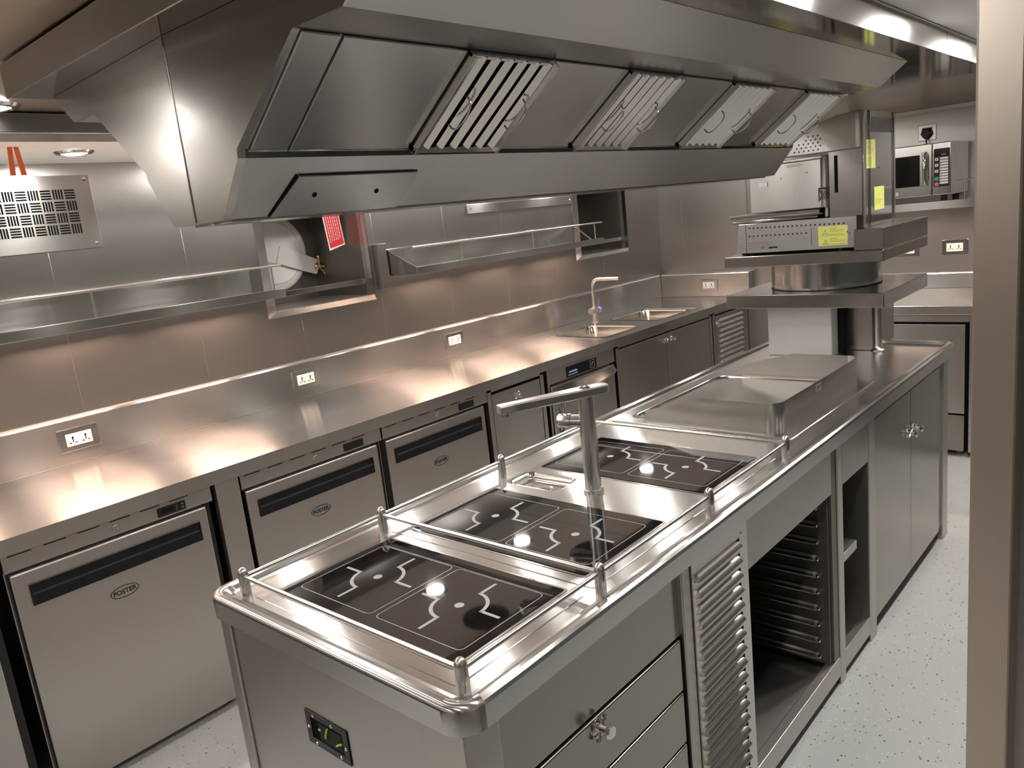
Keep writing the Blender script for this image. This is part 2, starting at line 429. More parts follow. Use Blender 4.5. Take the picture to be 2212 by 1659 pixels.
# end plates: two sheets folded at the centre seam
for nm, yy, bow in (('end_plate', HY0, -.016), ('end_plate', HY1, .016)):
    mb = MB()
    for s in (-1, 1):
        pts = [(XC, 1.703)] + [(XC + s * a, z) for a, z in half] + [(XC, 1.9875)]
        p = [mb.bm.verts.new((x, yy + bow * (1 - abs(x - XC) / .508) + (-.002 if bow < 0 else .002), z)) for x, z in pts]
        q = [mb.bm.verts.new((x, yy, z)) for x, z in pts]
        mb.face(p)
        for i in range(len(p)): mb.face([p[i], p[(i + 1) % len(p)], q[(i + 1) % len(q)], q[i]])
    mb.build(nm, M['hoodend'], hood, smooth=1)
mb = MB(); mb.box(XC - .0015, XC + .0015, HY0 - .0195, HY0 - .016, 1.705, 1.987); mb.build('end_seam', M['bright'], hood)
# baffle filters and blank panels along both slopes
def slope(s, u, y, d):      # u 0..1 up the slope, d outward distance
    x0, z0, x1, z1 = .151, 1.800, .323, 1.9265
    n = Vector((z1 - z0, 0, -(x1 - x0))).normalized()
    return Vector((XC + s * (x0 + (x1 - x0) * u + n.x * d), y, z0 + (z1 - z0) * u + n.z * d))
def slab(mb, s, u0, u1, y0, y1, d0, d1):
    mb.hexa([slope(s, u0, y0, d0), slope(s, u1, y0, d0), slope(s, u1, y1, d0), slope(s, u0, y1, d0),
             slope(s, u0, y0, d1), slope(s, u1, y0, d1), slope(s, u1, y1, d1), slope(s, u0, y1, d1)])
blanks = [(-.114, -.050), (-.046, .196), (.424, .662), (.884, 1.126), (1.368, 1.588), (1.858, 1.90)]
filts = [(.200, .420), (.666, .880), (1.130, 1.364), (1.592, 1.854)]
for s in (1, -1):
    for y0, y1 in blanks:
        mb = MB(); slab(mb, s, 0, 1, y0, y1, .0005, .004); slab(mb, s, -.018, .0, y0 - .001, y1 + .001, .0, .0045)
        mb.build('blank_panel', M['hood'], hood, bevel=.0015)
    for y0, y1 in filts:
        mb = MB(); mb.mi = 1; slab(mb, s, .02, .98, y0, y1, .0005, .002); mb.mi = 0
        nb = 6; pit = (y1 - y0 - .016) / nb
        for k in range(nb):
            a = y0 + .008 + pit * k
            ya, yb_, yc_ = a + pit * .36, a + pit * .64, a + pit * .97
            for e0, e1, h0, h1 in ((ya, yb_, .007, .017), (yb_, yc_, .017, .009)):
                mb.hexa([slope(s, .05, e0, h0 - .0025), slope(s, 1, e0, h0 - .0025), slope(s, 1, e1, h1 - .0025), slope(s, .05, e1, h1 - .0025),
                         slope(s, .05, e0, h0), slope(s, 1, e0, h0), slope(s, 1, e1, h1), slope(s, .05, e1, h1)])
        for e0, e1 in ((y0, y0 + .008), (y1 - .008, y1)): slab(mb, s, 0, 1, e0, e1, .0005, .019)
        slab(mb, s, -.01, .05, y0, y1, .0005, .012); slab(mb, s, .97, 1, y0, y1, .0005, .012)
        slab(mb, s, -.018, 0, y0 + .006, y1 - .006, .0, .010)
        f = mb.build('baffle_filter', [M['bright'], M['dark']], hood, bevel=.0006)
        for e in (y0 + .040, y1 - .034):
            pts = []
            for k in range(13):
                a = PI * k / 12
                pts.append(slope(s, .33 + .30 * (1 - math.cos(a)) / 2, e, .016 + .022 * math.sin(a) ** .5 if 0 < k < 12 else .016))
            MB().tube(pts, .0018, 8).build('handle', M['satin'], f)
# access panel on the lower band, with two holes
def band(u, y, d, s=1):
    x0, z0, x1, z1 = .080, 1.704, .149, 1.787
    n = Vector((z1 - z0, 0, -(x1 - x0))).normalized()
    return Vector((XC + x0 + (x1 - x0) * u + n.x * d, y, z0 + (z1 - z0) * u + n.z * d))
mb = MB()
mb.hexa([band(.0, -.055, .0005), band(.70, -.022, .0005), band(.70, .232, .0005), band(.0, .212, .0005),
         band(.0, -.055, .0035), band(.70, -.022, .006), band(.70, .232, .006), band(.0, .212, .0035)])
mb.mi = 1
mb.hexa([band(.695, -.022, .0006), band(.712, -.018, .0006), band(.712, .235, .0006), band(.695, .232, .0006),
         band(.695, -.022, .0015), band(.712, -.018, .0015), band(.712, .235, .0015), band(.695, .232, .0015)])
mb.hexa([band(.0, -.0575, .0006), band(.70, -.0245, .0006), band(.70, -.022, .0006), band(.0, -.055, .0006),
         band(.0, -.0575, .0016), band(.70, -.0245, .0016), band(.70, -.022, .0016), band(.0, -.055, .0016)])
nrm = band(0, 0, 1) - band(0, 0, 0)
for y in (.018, .149): mb.disc(band(.37, y, .0046), nrm, .0045, 14, .0012)
mb.build('access_panel', [M['hood'], M['dark']], hood)
mb = MB(); mb.box(XC - .06, XC + .06, HY0 + .01, HY1 - .01, 1.700, 1.7035); mb.build('drip_channel', M['bright'], hood)

# ================================================================ LEFT WORKTOP RUN
XF, XLIP, XBS = -1.735, -1.716, -2.4265
wt = thing('wall_worktop', 'long steel worktop with upstand and two sinks along the left wall', 'worktop', (-2.08, 1.8, .85))
mb = MB(); mb.box(XBS - .005, XLIP, -2.2, 4.75, .851, .9)
# solid body under the front lip only; the sheet is cut for the bowls
top = mb.build('worktop_sheet', M['top'], wt, bevel=.004)
BOWLS = ((-2.20, -1.815, 3.05, 3.44), (-2.20, -1.815, 3.66, 4.10))
cuts = []
for x0, x1, y0, y1 in BOWLS:
    c = MB(); c.ring_rows([[(x, y, .84) for x, y in rr(x0, x1, y0, y1, .05)], [(x, y, .92) for x, y in rr(x0, x1, y0, y1, .05)]]); cuts.append(c)
def cut_child(o, cutters, parent):
    # children sit at their parent's origin; shift the cutters there through world space
    return cut(o, cutters)
cut_child(top, cuts, wt)
for x0, x1, y0, y1 in BOWLS:
    mb = MB(); rows = []
    for ins, z in ((-.012, .9015), (.001, .9012), (.004, .893), (.010, .76), (.030, .735), (.05, .73)):
        rows.append([(x, y, z) for x, y in rr(x0 + ins, x1 - ins, y0 + ins, y1 - ins, .05)])
    mb.ring_rows(rows, False, True)
    b = mb.build('sink_bowl', M['bright'], wt, fix=False)
    cx, cy = (x0 + x1) / 2, (y0 + y1) / 2
    MB().lathe((cx, cy, .731), (0, 0, 1), [(.045, 0), (.045, .002), (.03, .001), (.012, .003)], 20).build('drain', M['chrome'], b)
mb = MB()                                                    # pressed edge round the sink area
lo = rr(-2.235, -1.785, 2.99, 4.17, .03); li = rr(-2.229, -1.791, 2.996, 4.164, .025)
mb.ring_rows([[(x, y, .9) for x, y in lo], [(x, y, .9028) for x, y in lo], [(x, y, .9028) for x, y in li], [(x, y, .9) for x, y in li]], False, False)
mb.build('pressed_rim', M['top'], wt)
mb = MB(); mb.prism([(XW + .001, -2.2, .9), (XBS, -2.2, .9), (XBS, -2.2, 1.074), (XBS - .004, -2.2, 1.0815), (XW + .001, -2.2, 1.086)], (0, 6.95, 0))
mb.prism([(XBS, 4.829, .9), (XBS, 4.75, .9), (XBS, 4.75, 1.074), (XBS, 4.754, 1.0815), (XBS, 4.829, 1.086)], (XBS * -1 - 1.679, 0, 0))
mb.build('upstand', M['top'], wt, bevel=.003)

# --- undercounter fridges
def fridge(y0, label):
    y1 = y0 + .63; d = .55
    t = thing('undercounter_fridge', label, 'fridge', (XF - .25, y0 + .315, FL), 'undercounter fridges in a row')
    MB().box(XF - .60, XF - .045, y0, y1 + .030, .06, .845).build('body', M['front'], t, bevel=.003)
    dr = MB().box(XF - .040, XF, y0 + .004, y1, .030, .780).build('door', M['front'], t, bevel=.006)
    mb = MB(); mb.box(XF - .046, XF - .038, y0 + .01, y1 - .006, .04, .775); mb.build('gasket', M['rubber'], dr)
    mb = MB()                                                # recessed grip: black frame with a hollow
    hy0, hy1, hz0, hz1 = y0 + .052, y0 + .592, .666, .735
    mb.prism([(XF + .0005, hy0, hz0), (XF + .005, hy0, hz0), (XF + .005, hy0, hz0 + .034), (XF - .006 + .0070, hy0, hz0 + .040), (XF + .001, hy0, hz1 - .004), (XF + .006, hy0, hz1 - .003), (XF + .006, hy0, hz1), (XF + .0005, hy0, hz1)], (0, hy1 - hy0, 0))
    mb.box(XF + .0005, XF + .006, hy0 - .004, hy0, hz0, hz1); mb.box(XF + .0005, XF + .006, hy1, hy1 + .004, hz0, hz1)
    mb.build('door_handle', M['handle'], dr, bevel=.001)
    mb = MB(); cy, cz = y0 + .308, .598                      # badge
    n = 48; ell = lambda a, b: [(XF + .0012, cy + a * math.cos(2 * PI * i / n), cz + b * math.sin(2 * PI * i / n)) for i in range(n)]
    o_, i_ = ell(.046, .0205), ell(.0437, .0185)
    A = [mb.bm.verts.new(p) for p in o_]; B = [mb.bm.verts.new(p) for p in i_]
    for i in range(n): mb.face([A[i], A[(i + 1) % n], B[(i + 1) % n], B[i]])
    add_text(mb, 'FOSTER', .0215, basis((0, 1, 0), (0, 0, 1), (XF + .0009, cy, cz - .0005)), .0004)
    mb.build('badge', M['ink'], dr)
    fa = MB().box(XF - .045, XF - .001, y0 - .006, y1 + .028, .790, .8455).build('control_fascia', M['front'], t, bevel=.0025)
    for k in range(6):
        a = y0 + .012 + k * .099; MB().box(XF - .002, XF - .0004, a, a + .066, .8375, .8405).build('vent_slot', M['dark'], fa)
    MB().lathe((XF - .001, y0 + .322, .817), (1, 0, 0), [(.0125, 0), (.0125, .003), (.010, .006), (.006, .005), (.0055, .007)], 20).build('lock', M['chrome'], fa)
    mb = MB(); mb.box(XF - .001, XF + .003, y0 + .462, y0 + .560, .797, .829)
    cp = mb.build('control_panel', M['black'], fa, bevel=.0015)
    mb = MB(); mb.box(XF + .003, XF + .0036, y0 + .476, y0 + .515, .806, .822); mb.mi = 1
    for k in range(3): mb.box(XF + .003, XF + .0036, y0 + .525, y0 + .529, .803 + .007 * k, .806 + .007 * k)
    for k in range(2): mb.box(XF + .003, XF + .0036, y0 + .545, y0 + .552, .805 + .012 * k, .810 + .012 * k)
    mb.build('display', [M['glass'], M['line']], cp)
    mb = MB(); mb.box(XF - .05, XF - .03, y1 + .004, y1 + .026, .028, .788); mb.build('hinge_gap', M['rubber'], t)
    for yy in (y0 + .05, y1 - .03):
        MB().cyl((XF - .07, yy, FL), (XF - .07, yy, .062), .018, 14).build('foot', M['rubber'], t)
    return t
f1 = fridge(-.207, 'steel undercounter fridge nearest the camera, left of the island corner')
dup(f1, (0, .780, 0), 'middle undercounter fridge, just behind the island near left corner')
dup(f1, (0, 1.452, 0), 'third undercounter fridge, next to the narrow cabinet with one latch knob')
f4 = fridge(-.905, 'undercounter fridge cut by left frame edge, left of the nearest full one')
# filler panels and posts of the fixed front
def filler(y0, y1, label, x=XF, z0=.03):
    o = MB().box(x - .5, x, y0, y1, z0 if z0 else FL, .8505).build('filler_panel', M['front'], bevel=.002)
    return tag(o, label, 'filler panel', 'fixed front panels under the wall worktop')
filler(.468, .560, 'plain steel filler panel between the nearest and the middle fridge', z0=FL)
def cabinet_box(name, label, y0, y1, grp=None):
    t = thing(name, label, 'cabinet', (XF - .25, (y0 + y1) / 2, FL), grp)
    mb = MB(); mb.box(XF - .60, XF - .022, y0, y1, .10, .8505); mb.box(XF - .5, XF - .08, y0, y1, FL, .10)
    mb.box(XF - .03, XF, y0, y0 + .028, .04, .8505); mb.box(XF - .03, XF, y1 - .028, y1, .04, .8505); mb.box(XF - .03, XF, y0, y1, .832, .8505)
    mb.build('carcass', M['front'], t, bevel=.0015)
    mb = MB(); mb.box(XF - .0225, XF - .019, y0 + .028, y1 - .028, .08, .832); mb.build('shadow_gap', M['dark'], t)
    return t
def latch(x, y, z, parent, sx=1, twist=0.0, sc=1.0):
    """chrome push-turn furniture latch"""
    mb = MB(); X = Vector((sx, 0, 0)); c = Vector((x, y, z))
    mb.lathe(c, X, [(.017 * sc, 0), (.017 * sc, .003), (.012 * sc, .006), (.0075 * sc, .008), (.007 * sc, .022), (.011 * sc, .026), (.0125 * sc, .031), (.010 * sc, .035), (.002, .036)], 24)
    d = Vector((0, math.cos(twist), math.sin(twist))) * .019 * sc
    mb.tube([c + X * .010 - d, c + X * .010 + d], .0035 * sc, 8)
    for e in (-1, 1): mb.lathe(c + X * .010 + d * e, d * e, [(.0045 * sc, -.001), (.0045 * sc, .003), (.001, .005)], 10)
    return mb.build('latch_knob', M['chrome'], parent)
c1 = cabinet_box('narrow_cabinet', 'narrow one-door steel cabinet between the third fridge and the dishwasher', 1.905, 2.345)
dr = MB().box(XF - .019, XF - .001, 1.937, 2.312, .10, .818).build('door', M['front'], c1, bevel=.002)
latch(XF - .001, 2.116, .775, dr, twist=.9)
# --- dishwasher
dw = thing('dishwasher', 'steel undercounter dishwasher with black display and curved handle', 'dishwasher', (XF - .25, 2.69, FL))
MB().box(XF - .60, XF - .03, 2.372, 3.012, .06, .8505).build('body', M['front'], dw, bevel=.002)
MB().box(XF - .031, XF, 2.372, 2.388, .03, .8505).build('side_strip', M['front'], dw)
pn = MB().box(XF - .030, XF + .002, 2.388, 3.010, .762, .846).build('control_panel', M['front'], dw, bevel=.003)
dp = MB().box(XF + .002, XF + .005, 2.541, 2.824, .752 + .016, .816 + .012).build('display', M['glass'], pn, bevel=.001)
mb = MB()
add_text(mb, 'winterhalter', .0155, basis((0, 1, 0), (0, 0, 1), (XF + .0052, 2.600, .797)))
mb.mi = 1; mb.box(XF + .005, XF + .0056, 2.552, 2.640, .778, .784); mb.mi = 2
for a, b, c, d in ((2.760, 2.763, .776, .822), (2.802, 2.805, .776, .822), (2.760, 2.805, .776, .778), (2.760, 2.805, .820, .822)): mb.box(XF + .005, XF + .0056, a, b, c, d)
for k in range(3): mb.tube([(XF + .0053, 2.771 + .004 * k, .795 - .004 * k), (XF + .0053, 2.780 + .004 * k, .806), (XF + .0053, 2.790 + .002 * k, .810)], .0009, 6)
mb.build('display_print', [M['screenw'], M['screen'], M['mark']], pn)
wd = MB().box(XF - .028, XF + .010, 2.392, 2.990, .06, .750).build('door', M['front'], dw, bevel=.004)
mb = MB(); n = 18
for k in range(n):                                            # bowed grip rail: deep in the middle, thin at the ends
    a0, a1 = k / n, (k + 1) / n
    q = []
    for a in (a0, a1):
        bow = math.sin(PI * a); y = 2.396 + .590 * a
        zt = .742; zb = zt - .052 - .030 * bow
        q.append([(XF + .010, y, zb), (XF + .016 + .022 * bow, y, zb + .008), (XF + .030 + .018 * bow, y, zb + .030), (XF + .012 + .010 * bow, y, zt), (XF + .010, y, zt)])
    A = [mb.bm.verts.new(p) for p in q[0]]; B = [mb.bm.verts.new(p) for p in q[1]]
    for i in range(5): mb.face([A[i], A[(i + 1) % 5], B[(i + 1) % 5], B[i]])
    if k == 0: mb.face(A[::-1])
    if k == n - 1: mb.face(B)
bmesh.ops.remove_doubles(mb.bm, verts=mb.bm.verts[:], dist=1e-5)
mb.build('grip_rail', M['bright'], wd)
mb = MB(); add_text(mb, 'UC', .058, basis((0, 0, 1), (0, -1, 0), (XF + .0104, 2.448, .480)), .0022)
add_text(mb, 'Series', .058, basis((0, 0, 1), (0, -1, 0), (XF + .0104, 2.448, .605)))
mb.box(XF + .0101, XF + .0106, 2.412, 2.4135, .38, .70); mb.build('lettering', M['ink'], wd)
mb = MB(); mb.box(XF - .04, XF - .012, 2.994, 3.014, .04, .752); mb.build('hinge_gap', M['rubber'], dw)
# --- sink cabinet and louvred cabinet
c2 = cabinet_box('sink_cabinet', 'two-door steel cabinet under the double sink', 3.035, 4.245)
for y0, y1, ky, tw in ((3.068, 3.634, 3.590, .5), (3.640, 4.212, 3.680, 2.4)):
    d_ = MB().box(XF - .019, XF - .001, y0, y1, .10, .822).build('door', M['front'], c2, bevel=.002)
    latch(XF - .001, ky, .779, d_, twist=tw)
def louvre_plate(mb, x, y0, y1, z0, z1, rows, ly0, ly1, depth, h):
    """flat plate with pressed louvres that lean out downwards; dark openings at their ends"""
    mb.box(x - .004, x, y0, y1, z0, z1)
    prof = [(0, .50), (.40, .34), (.80, 0), (1.0, -.34), (.90, -.46)]
    for zc, a in [(r if isinstance(r, tuple) else (r, ly0)) for r in rows]:
        b = ly1
        A = [mb.bm.verts.new((x + p * depth, a + .012 * (1 - p), zc + q * h)) for p, q in prof]
        B = [mb.bm.verts.new((x + p * depth, b - .006 * (1 - p), zc + q * h)) for p, q in prof]
        for i in range(4): mb.face([A[i], A[i + 1], B[i + 1], B[i]])
        for S, e in ((A, a - .004), (B, b + .002)):
            c = mb.bm.verts.new((x, e, zc - h * .46))
            for i in range(4): mb.face([S[i], S[i + 1], c])
        mb.mi = 1
        mb.flat([(x + .0005, a, zc - h * .46), (x + .0005, b, zc - h * .46), (x + .0005, b, zc - h * .70), (x + .0005, a, zc - h * .70)])
        mb.prism([(x, b - .012, zc + h * .50), (x, b + .007, zc + h * .05), (x, b + .007, zc + h * .62)], (.0012, 0, 0))
        mb.mi = 0
c3 = cabinet_box('louvred_cabinet', 'steel cabinet with louvred door at the far end of the left wall', 4.262, 4.822)
mb = MB(); mb_z = [.782 - .0375 * k for k in range(17)]
louvre_plate(mb, XF - .001, 4.295, 4.790, .10, .822, mb_z, 4.362, 4.730, .012, .022)
d_ = mb.build('door', [M['front'], M['dark']], c3, fix=True)
latch(XF - .001, 4.318, .762, d_, twist=.7, sc=.8)

# ================================================================ SHELVES, SOCKETS AND WALL FITTINGS
def wall_shelf(y0, y1, label, posts, lights, over=.0):
    t = thing('wall_shelf', label, 'shelf', (-2.33, (y0 + y1) / 2, 1.42), 'steel rail shelves on the left wall')
    mb = MB(); mb.prism([(XW + .002, y0, 1.436), (XW + .002, y0, 1.424), (-2.2, y0, 1.424), (-2.2, y0, 1.4635), (-2.208, y0, 1.4635), (-2.208, y0, 1.436)], (0, y1 - y0, 0))
    mb.build('shelf_board', M['top'], t, bevel=.002)
    mb = MB(); mb.prism([(XW + .002, y0, 1.436), (XW + .008, y0, 1.436), (XW + .008, y0, 1.552), (XW + .030, y0, 1.560), (XW + .030, y0, 1.566), (XW + .002, y0, 1.566)], (0, y1 - y0 - .02, 0))
    mb.build('back_panel', M['top'], t, bevel=.001)
    mb = MB(); mb.tube([(-2.215, y0 - .0 if over < 0 else y0, 1.565), (-2.215, y1 + .005, 1.565)], .0055, 10)
    mb.build('rail', M['satin'], t)
    for y in posts: MB().cyl((-2.215, y, 1.436), (-2.215, y, 1.565), .0042, 10).build('rail_post', M['satin'], t)
    for y in lights:
        MB().box(-2.285, -2.245, y - .21, y + .21, 1.4233, 1.4241).build('light_housing', M['bright'], t)
        MB().box(-2.278, -2.252, y - .20, y + .20, 1.4229, 1.4234).build('light_lens', M['puck'], t)
    return t
s1 = wall_shelf(-1.3, 1.18, 'left rail shelf, under the fan grille beside the first porthole', (-.75, .375, 1.135), (-.9, -.25, .35, .92), -1)
s2 = wall_shelf(1.97, 3.68, 'right rail shelf, between the two portholes under the short wall rail', (2.33, 2.95, 3.60), (2.25, 2.83, 3.40))
mb = MB(); mb.tube([(XW + .02, 3.66, 1.562), (-2.22, 3.56, 1.46)], .004, 8); mb.build('brace', M['satin'], s2)
mb = MB(); mb.prism([(XW + .002, 1.97, 1.436), (-2.2, 1.97, 1.436), (-2.2, 1.97, 1.4635), (XW + .03, 1.97, 1.566), (XW + .002, 1.97, 1.566)], (0, -.003, 0)); mb.build('end_plate', M['top'], s2)
mb = MB(); mb.box(XW + .001, XW + .045, 1.905, 1.96, 1.36, 1.60); o = mb.build('shelf_bracket_box', M['wall'], bevel=.002)
tag(o, 'small steel cover box between first porthole and right rail shelf', 'cover box')
def socket(y, z, label, face='x', x=None, wd=.150, hg=.090):
    """double universal socket in a steel plate; face x = on the left wall, y = on the back wall"""
    if face == 'x': org = Vector((XBS, y, z)); R = Vector((0, 1, 0)); Nn = Vector((1, 0, 0))
    else: org = Vector((x, y, z)); R = Vector((1, 0, 0)); Nn = Vector((0, -1, 0))
    U = Vector((0, 0, 1))
    t = thing('wall_socket', label, 'socket', org - U * hg / 2, 'double universal wall sockets')
    P = lambda r, u, n: org + R * r + U * u + Nn * n
    def bx(mb, r0, r1, u0, u1, n0, n1):
        mb.hexa([P(r0, u0, n0), P(r1, u0, n0), P(r1, u1, n0), P(r0, u1, n0), P(r0, u0, n1), P(r1, u0, n1), P(r1, u1, n1), P(r0, u1, n1)])
    mb = MB(); bx(mb, -wd / 2, wd / 2, -hg / 2, hg / 2, .0005, .005); mb.build('cover_plate', M['bright'], t, bevel=.0025)
    mb = MB(); bx(mb, -wd * .315, wd * .315, -hg * .27, hg * .27, .005, .0085); ins = mb.build('socket_insert', M['white'], t, bevel=.001)
    mb = MB()
    for c in (-wd * .158, wd * .158):
        q = wd / .15
        bx(mb, c - .0025 * q, c + .0025 * q, .002 * q, .014 * q, .0085, .0089); bx(mb, c - .004 * q, c + .004 * q, .006 * q, .011 * q, .0085, .0089)
        bx(mb, c - .0022 * q, c + .0022 * q, -.010 * q, .002 * q, .0085, .0089)
        for s in (-1, 1): bx(mb, c + s * .011 * q - .0045 * q, c + s * .011 * q + .0045 * q, -.014 * q, -.0095 * q, .0085, .0089)
    mb.build('pin_hole', M['ink'], ins)
    return t
socket(.290, .996, 'double socket nearest the camera, over the first fridge')
socket(1.351, .996, 'double socket over the middle fridge, second along the left upstand')
socket(2.388, .995, 'double socket over the dishwasher, third along the left upstand')
socket(4.75, .990, 'double socket on the short upstand at the far end of the worktop', 'y', -2.005)
socket(YB, 1.163, 'double socket on the back wall beside the right-hand post', 'y', -.371, .152, .098)
socket(YB, 1.163, 'double socket on the back wall half hidden by the grill stand', 'y', -.66, .152, .098)
# fan grille: plate with basket-weave slots, dark fan behind
vg = thing('ventilation_grille', 'square steel ventilation grille with basket-weave slots at upper left', 'ventilation grille', (XW, .33, 1.727))
mb = MB(); mb.box(XW + .001, XW + .005, .02, .545, 1.722, 2.004); pl = mb.build('face_plate', M['front'], vg, bevel=.001)
mb = MB(); gy0, gz0 = .096, 1.780; c = .0431
for i in range(9):
    for j in range(4):
        a, b = gy0 + i * c, gz0 + j * c * 1.02
        for k in range(4):
            g = .0035 + k * (c - .004) / 4
            if (i + j) % 2: mb.box(XW + .005, XW + .0058, a + .003, a + c - .003, b + g, b + g + .0062)
            else: mb.box(XW + .005, XW + .0058, a + g, a + g + .0062, b + .003, b + c - .003)
mb.build('slot_pattern', M['dark'], pl)
mb = MB()
for y, z in ((.525, 1.740), (.525, 1.988), (.04, 1.740), (.04, 1.988)): mb.lathe((XW + .005, y, z), (1, 0, 0), [(.0085, 0), (.007, .003), (.002, .004)], 14)
mb.build('screw', M['chrome'], vg)
# orange straps hanging from the ceiling
for (ya, yb, lb) in ((.148, .140, 'left of two orange straps hanging from the ceiling'), (.166, .172, 'right of two orange straps hanging from the ceiling')):
    mb = MB(); mb.hexa([(-2.0, ya - .007, CEIL), (-1.997, ya - .007, CEIL), (-1.997, ya + .007, CEIL), (-2.0, ya + .007, CEIL),
                        (-2.0, yb - .008, 1.962), (-1.997, yb - .008, 1.962), (-1.997, yb + .008, 1.962), (-2.0, yb + .008, 1.962)])
    tag(mb.build('orange_strap', M['orange']), lb, 'strap', 'orange straps')
o = MB().box(XW + .001, XW + .022, 2.633, 3.671, 1.708, 1.764).build('wall_rail', M['top'], bevel=.003)
wr = tag(o, 'short flat steel rail screwed to the wall above the right shelf', 'rail')
mb = MB()
for y in (2.66, 3.645): mb.lathe((XW + .022, y, 1.736), (1, 0, 0), [(.008, 0), (.006, .003), (.002, .004)], 12)
mb.build('screw', M['chrome'], wr)
# portholes: white deadlight cover, brass wing nuts, guard bar
t = thing('porthole_cover', 'round white metal porthole cover in the first wall recess', 'porthole cover', (RX + .05, 1.57, 1.40))
cy, cz, r = 1.585, 1.610, .205
MB().lathe((RX + .004, cy, cz), (1, 0, 0), [(r, 0), (r, .022), (r - .012, .032), (r - .05, .033), (r - .054, .030), (.002, .034)], 56).build('disc', M['paint'], t)
mb = MB()
A = Vector((RX + .037, 1.835, 1.508)); B_ = Vector((RX + .037, 1.60, 1.60)); dv = (A - B_).normalized(); nv = Vector((0, -dv.z, dv.y))
pts = [B_ + nv * .050, B_ - nv * .050, A - nv * .042]
for k in range(7): a = -PI / 2 + PI * k / 6; pts.append(A + dv * .012 * math.cos(a) + nv * .042 * math.sin(a))
mb.prism(pts, (.014, 0, 0)); mb.build('hinge_arm', M['paint'], t, bevel=.003)
mb = MB(); n = 30
mb.tube([(RX + .0375, cy + .165 * math.cos(a), cz + .165 * math.sin(a)) for a in [math.radians(d) for d in range(-110, -28, 6)]], .0016, 6)
mb.tube([(RX + .0375, cy + .165 * math.cos(a), cz + .165 * math.sin(a)) for a in [math.radians(d) for d in range(-5, 75, 6)]], .0016, 6)
mb.tube([B_ - nv * .053 - dv * .06 + Vector((.004, 0, 0)), A - nv * .046 - dv * .06 + Vector((.004, 0, 0))], .0014, 6)
mb.build('raised_line', M['paintline'], t)
def wing_nut(c, label, sc=1.0):
    t = thing('wing_nut', label, 'wing nut', c, 'brass wing nuts of the portholes')
    c = Vector(c)
    MB().lathe(c, (1, 0, 0), [(.024 * sc, 0), (.024 * sc, .006), (.015 * sc, .012), (.011 * sc, .028), (.006 * sc, .030)], 18).build('hub', M['brass'], t)
    MB().cyl(c + Vector((.028, 0, 0)), c + Vector((.062 * sc, .008, 0)), .0065 * sc, 12).build('stud', M['brass'], t)
    for a in (math.radians(100), math.radians(-65)):
        d = Vector((.25, math.cos(a), math.sin(a))).normalized()
        MB().lathe(c + Vector((.016, 0, 0)), d, [(.010 * sc, 0), (.007 * sc, .02), (.0075 * sc, .052 * sc), (.010 * sc, .060 * sc), (.007 * sc, .066 * sc), (.001, .068 * sc)], 12).build('wing', M['brass'], t)
wing_nut((RX + .055, 1.835, 1.508), 'brass wing nut on the arm of the white porthole cover')
wing_nut((RX + .055, 3.83, 1.535), 'brass wing nut in the second wall recess, behind the shelf rail', .9)
for R_, lb in ((R1, 'flat steel guard bar across the first porthole recess'), (R2, 'flat steel guard bar across the second porthole recess')):
    o = MB().box(-2.475, -2.469, R_[0] + .004, R_[1] - .004, 1.404, 1.430).build('guard_bar', M['bright'], bevel=.001)
    tag(o, lb, 'guard bar', 'guard bars of the portholes')
# red notice tag hanging in the first recess
tg = thing('notice_tag', 'red notice tag with white border hanging tilted in the first recess', 'notice tag', (-2.6, 1.785, 1.59))
c0 = [Vector((-2.60, 1.7215, 1.775)), Vector((-2.60, 1.838, 1.772)), Vector((-2.60, 1.841, 1.616)), Vector((-2.60, 1.735, 1.592))]
qa = Vector((-2.60, 1.735, 1.592)); ux = (Vector((-2.60, 1.838, 1.617)) - qa).normalized(); uy = Vector((0, -ux.z, ux.y)); W_, H_ = .106, .21
uy = (Vector((-2.60, 1.7165, 1.80)) - qa).normalized()
P = lambda a, b, n=0: qa + ux * (W_ * a) + uy * (H_ * b) + Vector((n, 0, 0))
mb = MB(); mb.prism([P(0, 0), P(1, 0), P(1, 1), P(0, 1)], (.002, 0, 0)); mb.build('card', M['paint'], tg)
mb = MB(); mb.prism([P(.06, .05, .0021), P(.95, .03, .0021), P(.95, .97, .0021), P(.06, .97, .0021)], (.0005, 0, 0)); mb.build('red_field', M['red'], tg)
mb = MB(); random.seed(3)
for k in range(6):
    a = .16 + .125 * k; b = .16 + random.random() * .05
    while b < .93:
        l = .03 + random.random() * .05; mb.prism([P(a, b, .0027), P(a + .035, b, .0027), P(a + .035, b + l, .0027), P(a, b + l, .0027)], (.0003, 0, 0)); b += l + .018
mb.build('print', M['paint'], tg)
mb = MB(); mb.tube([P(.4, 1), (-2.61, 1.78, 1.899)], .0012, 6); mb.build('cord', M['white'], tg)
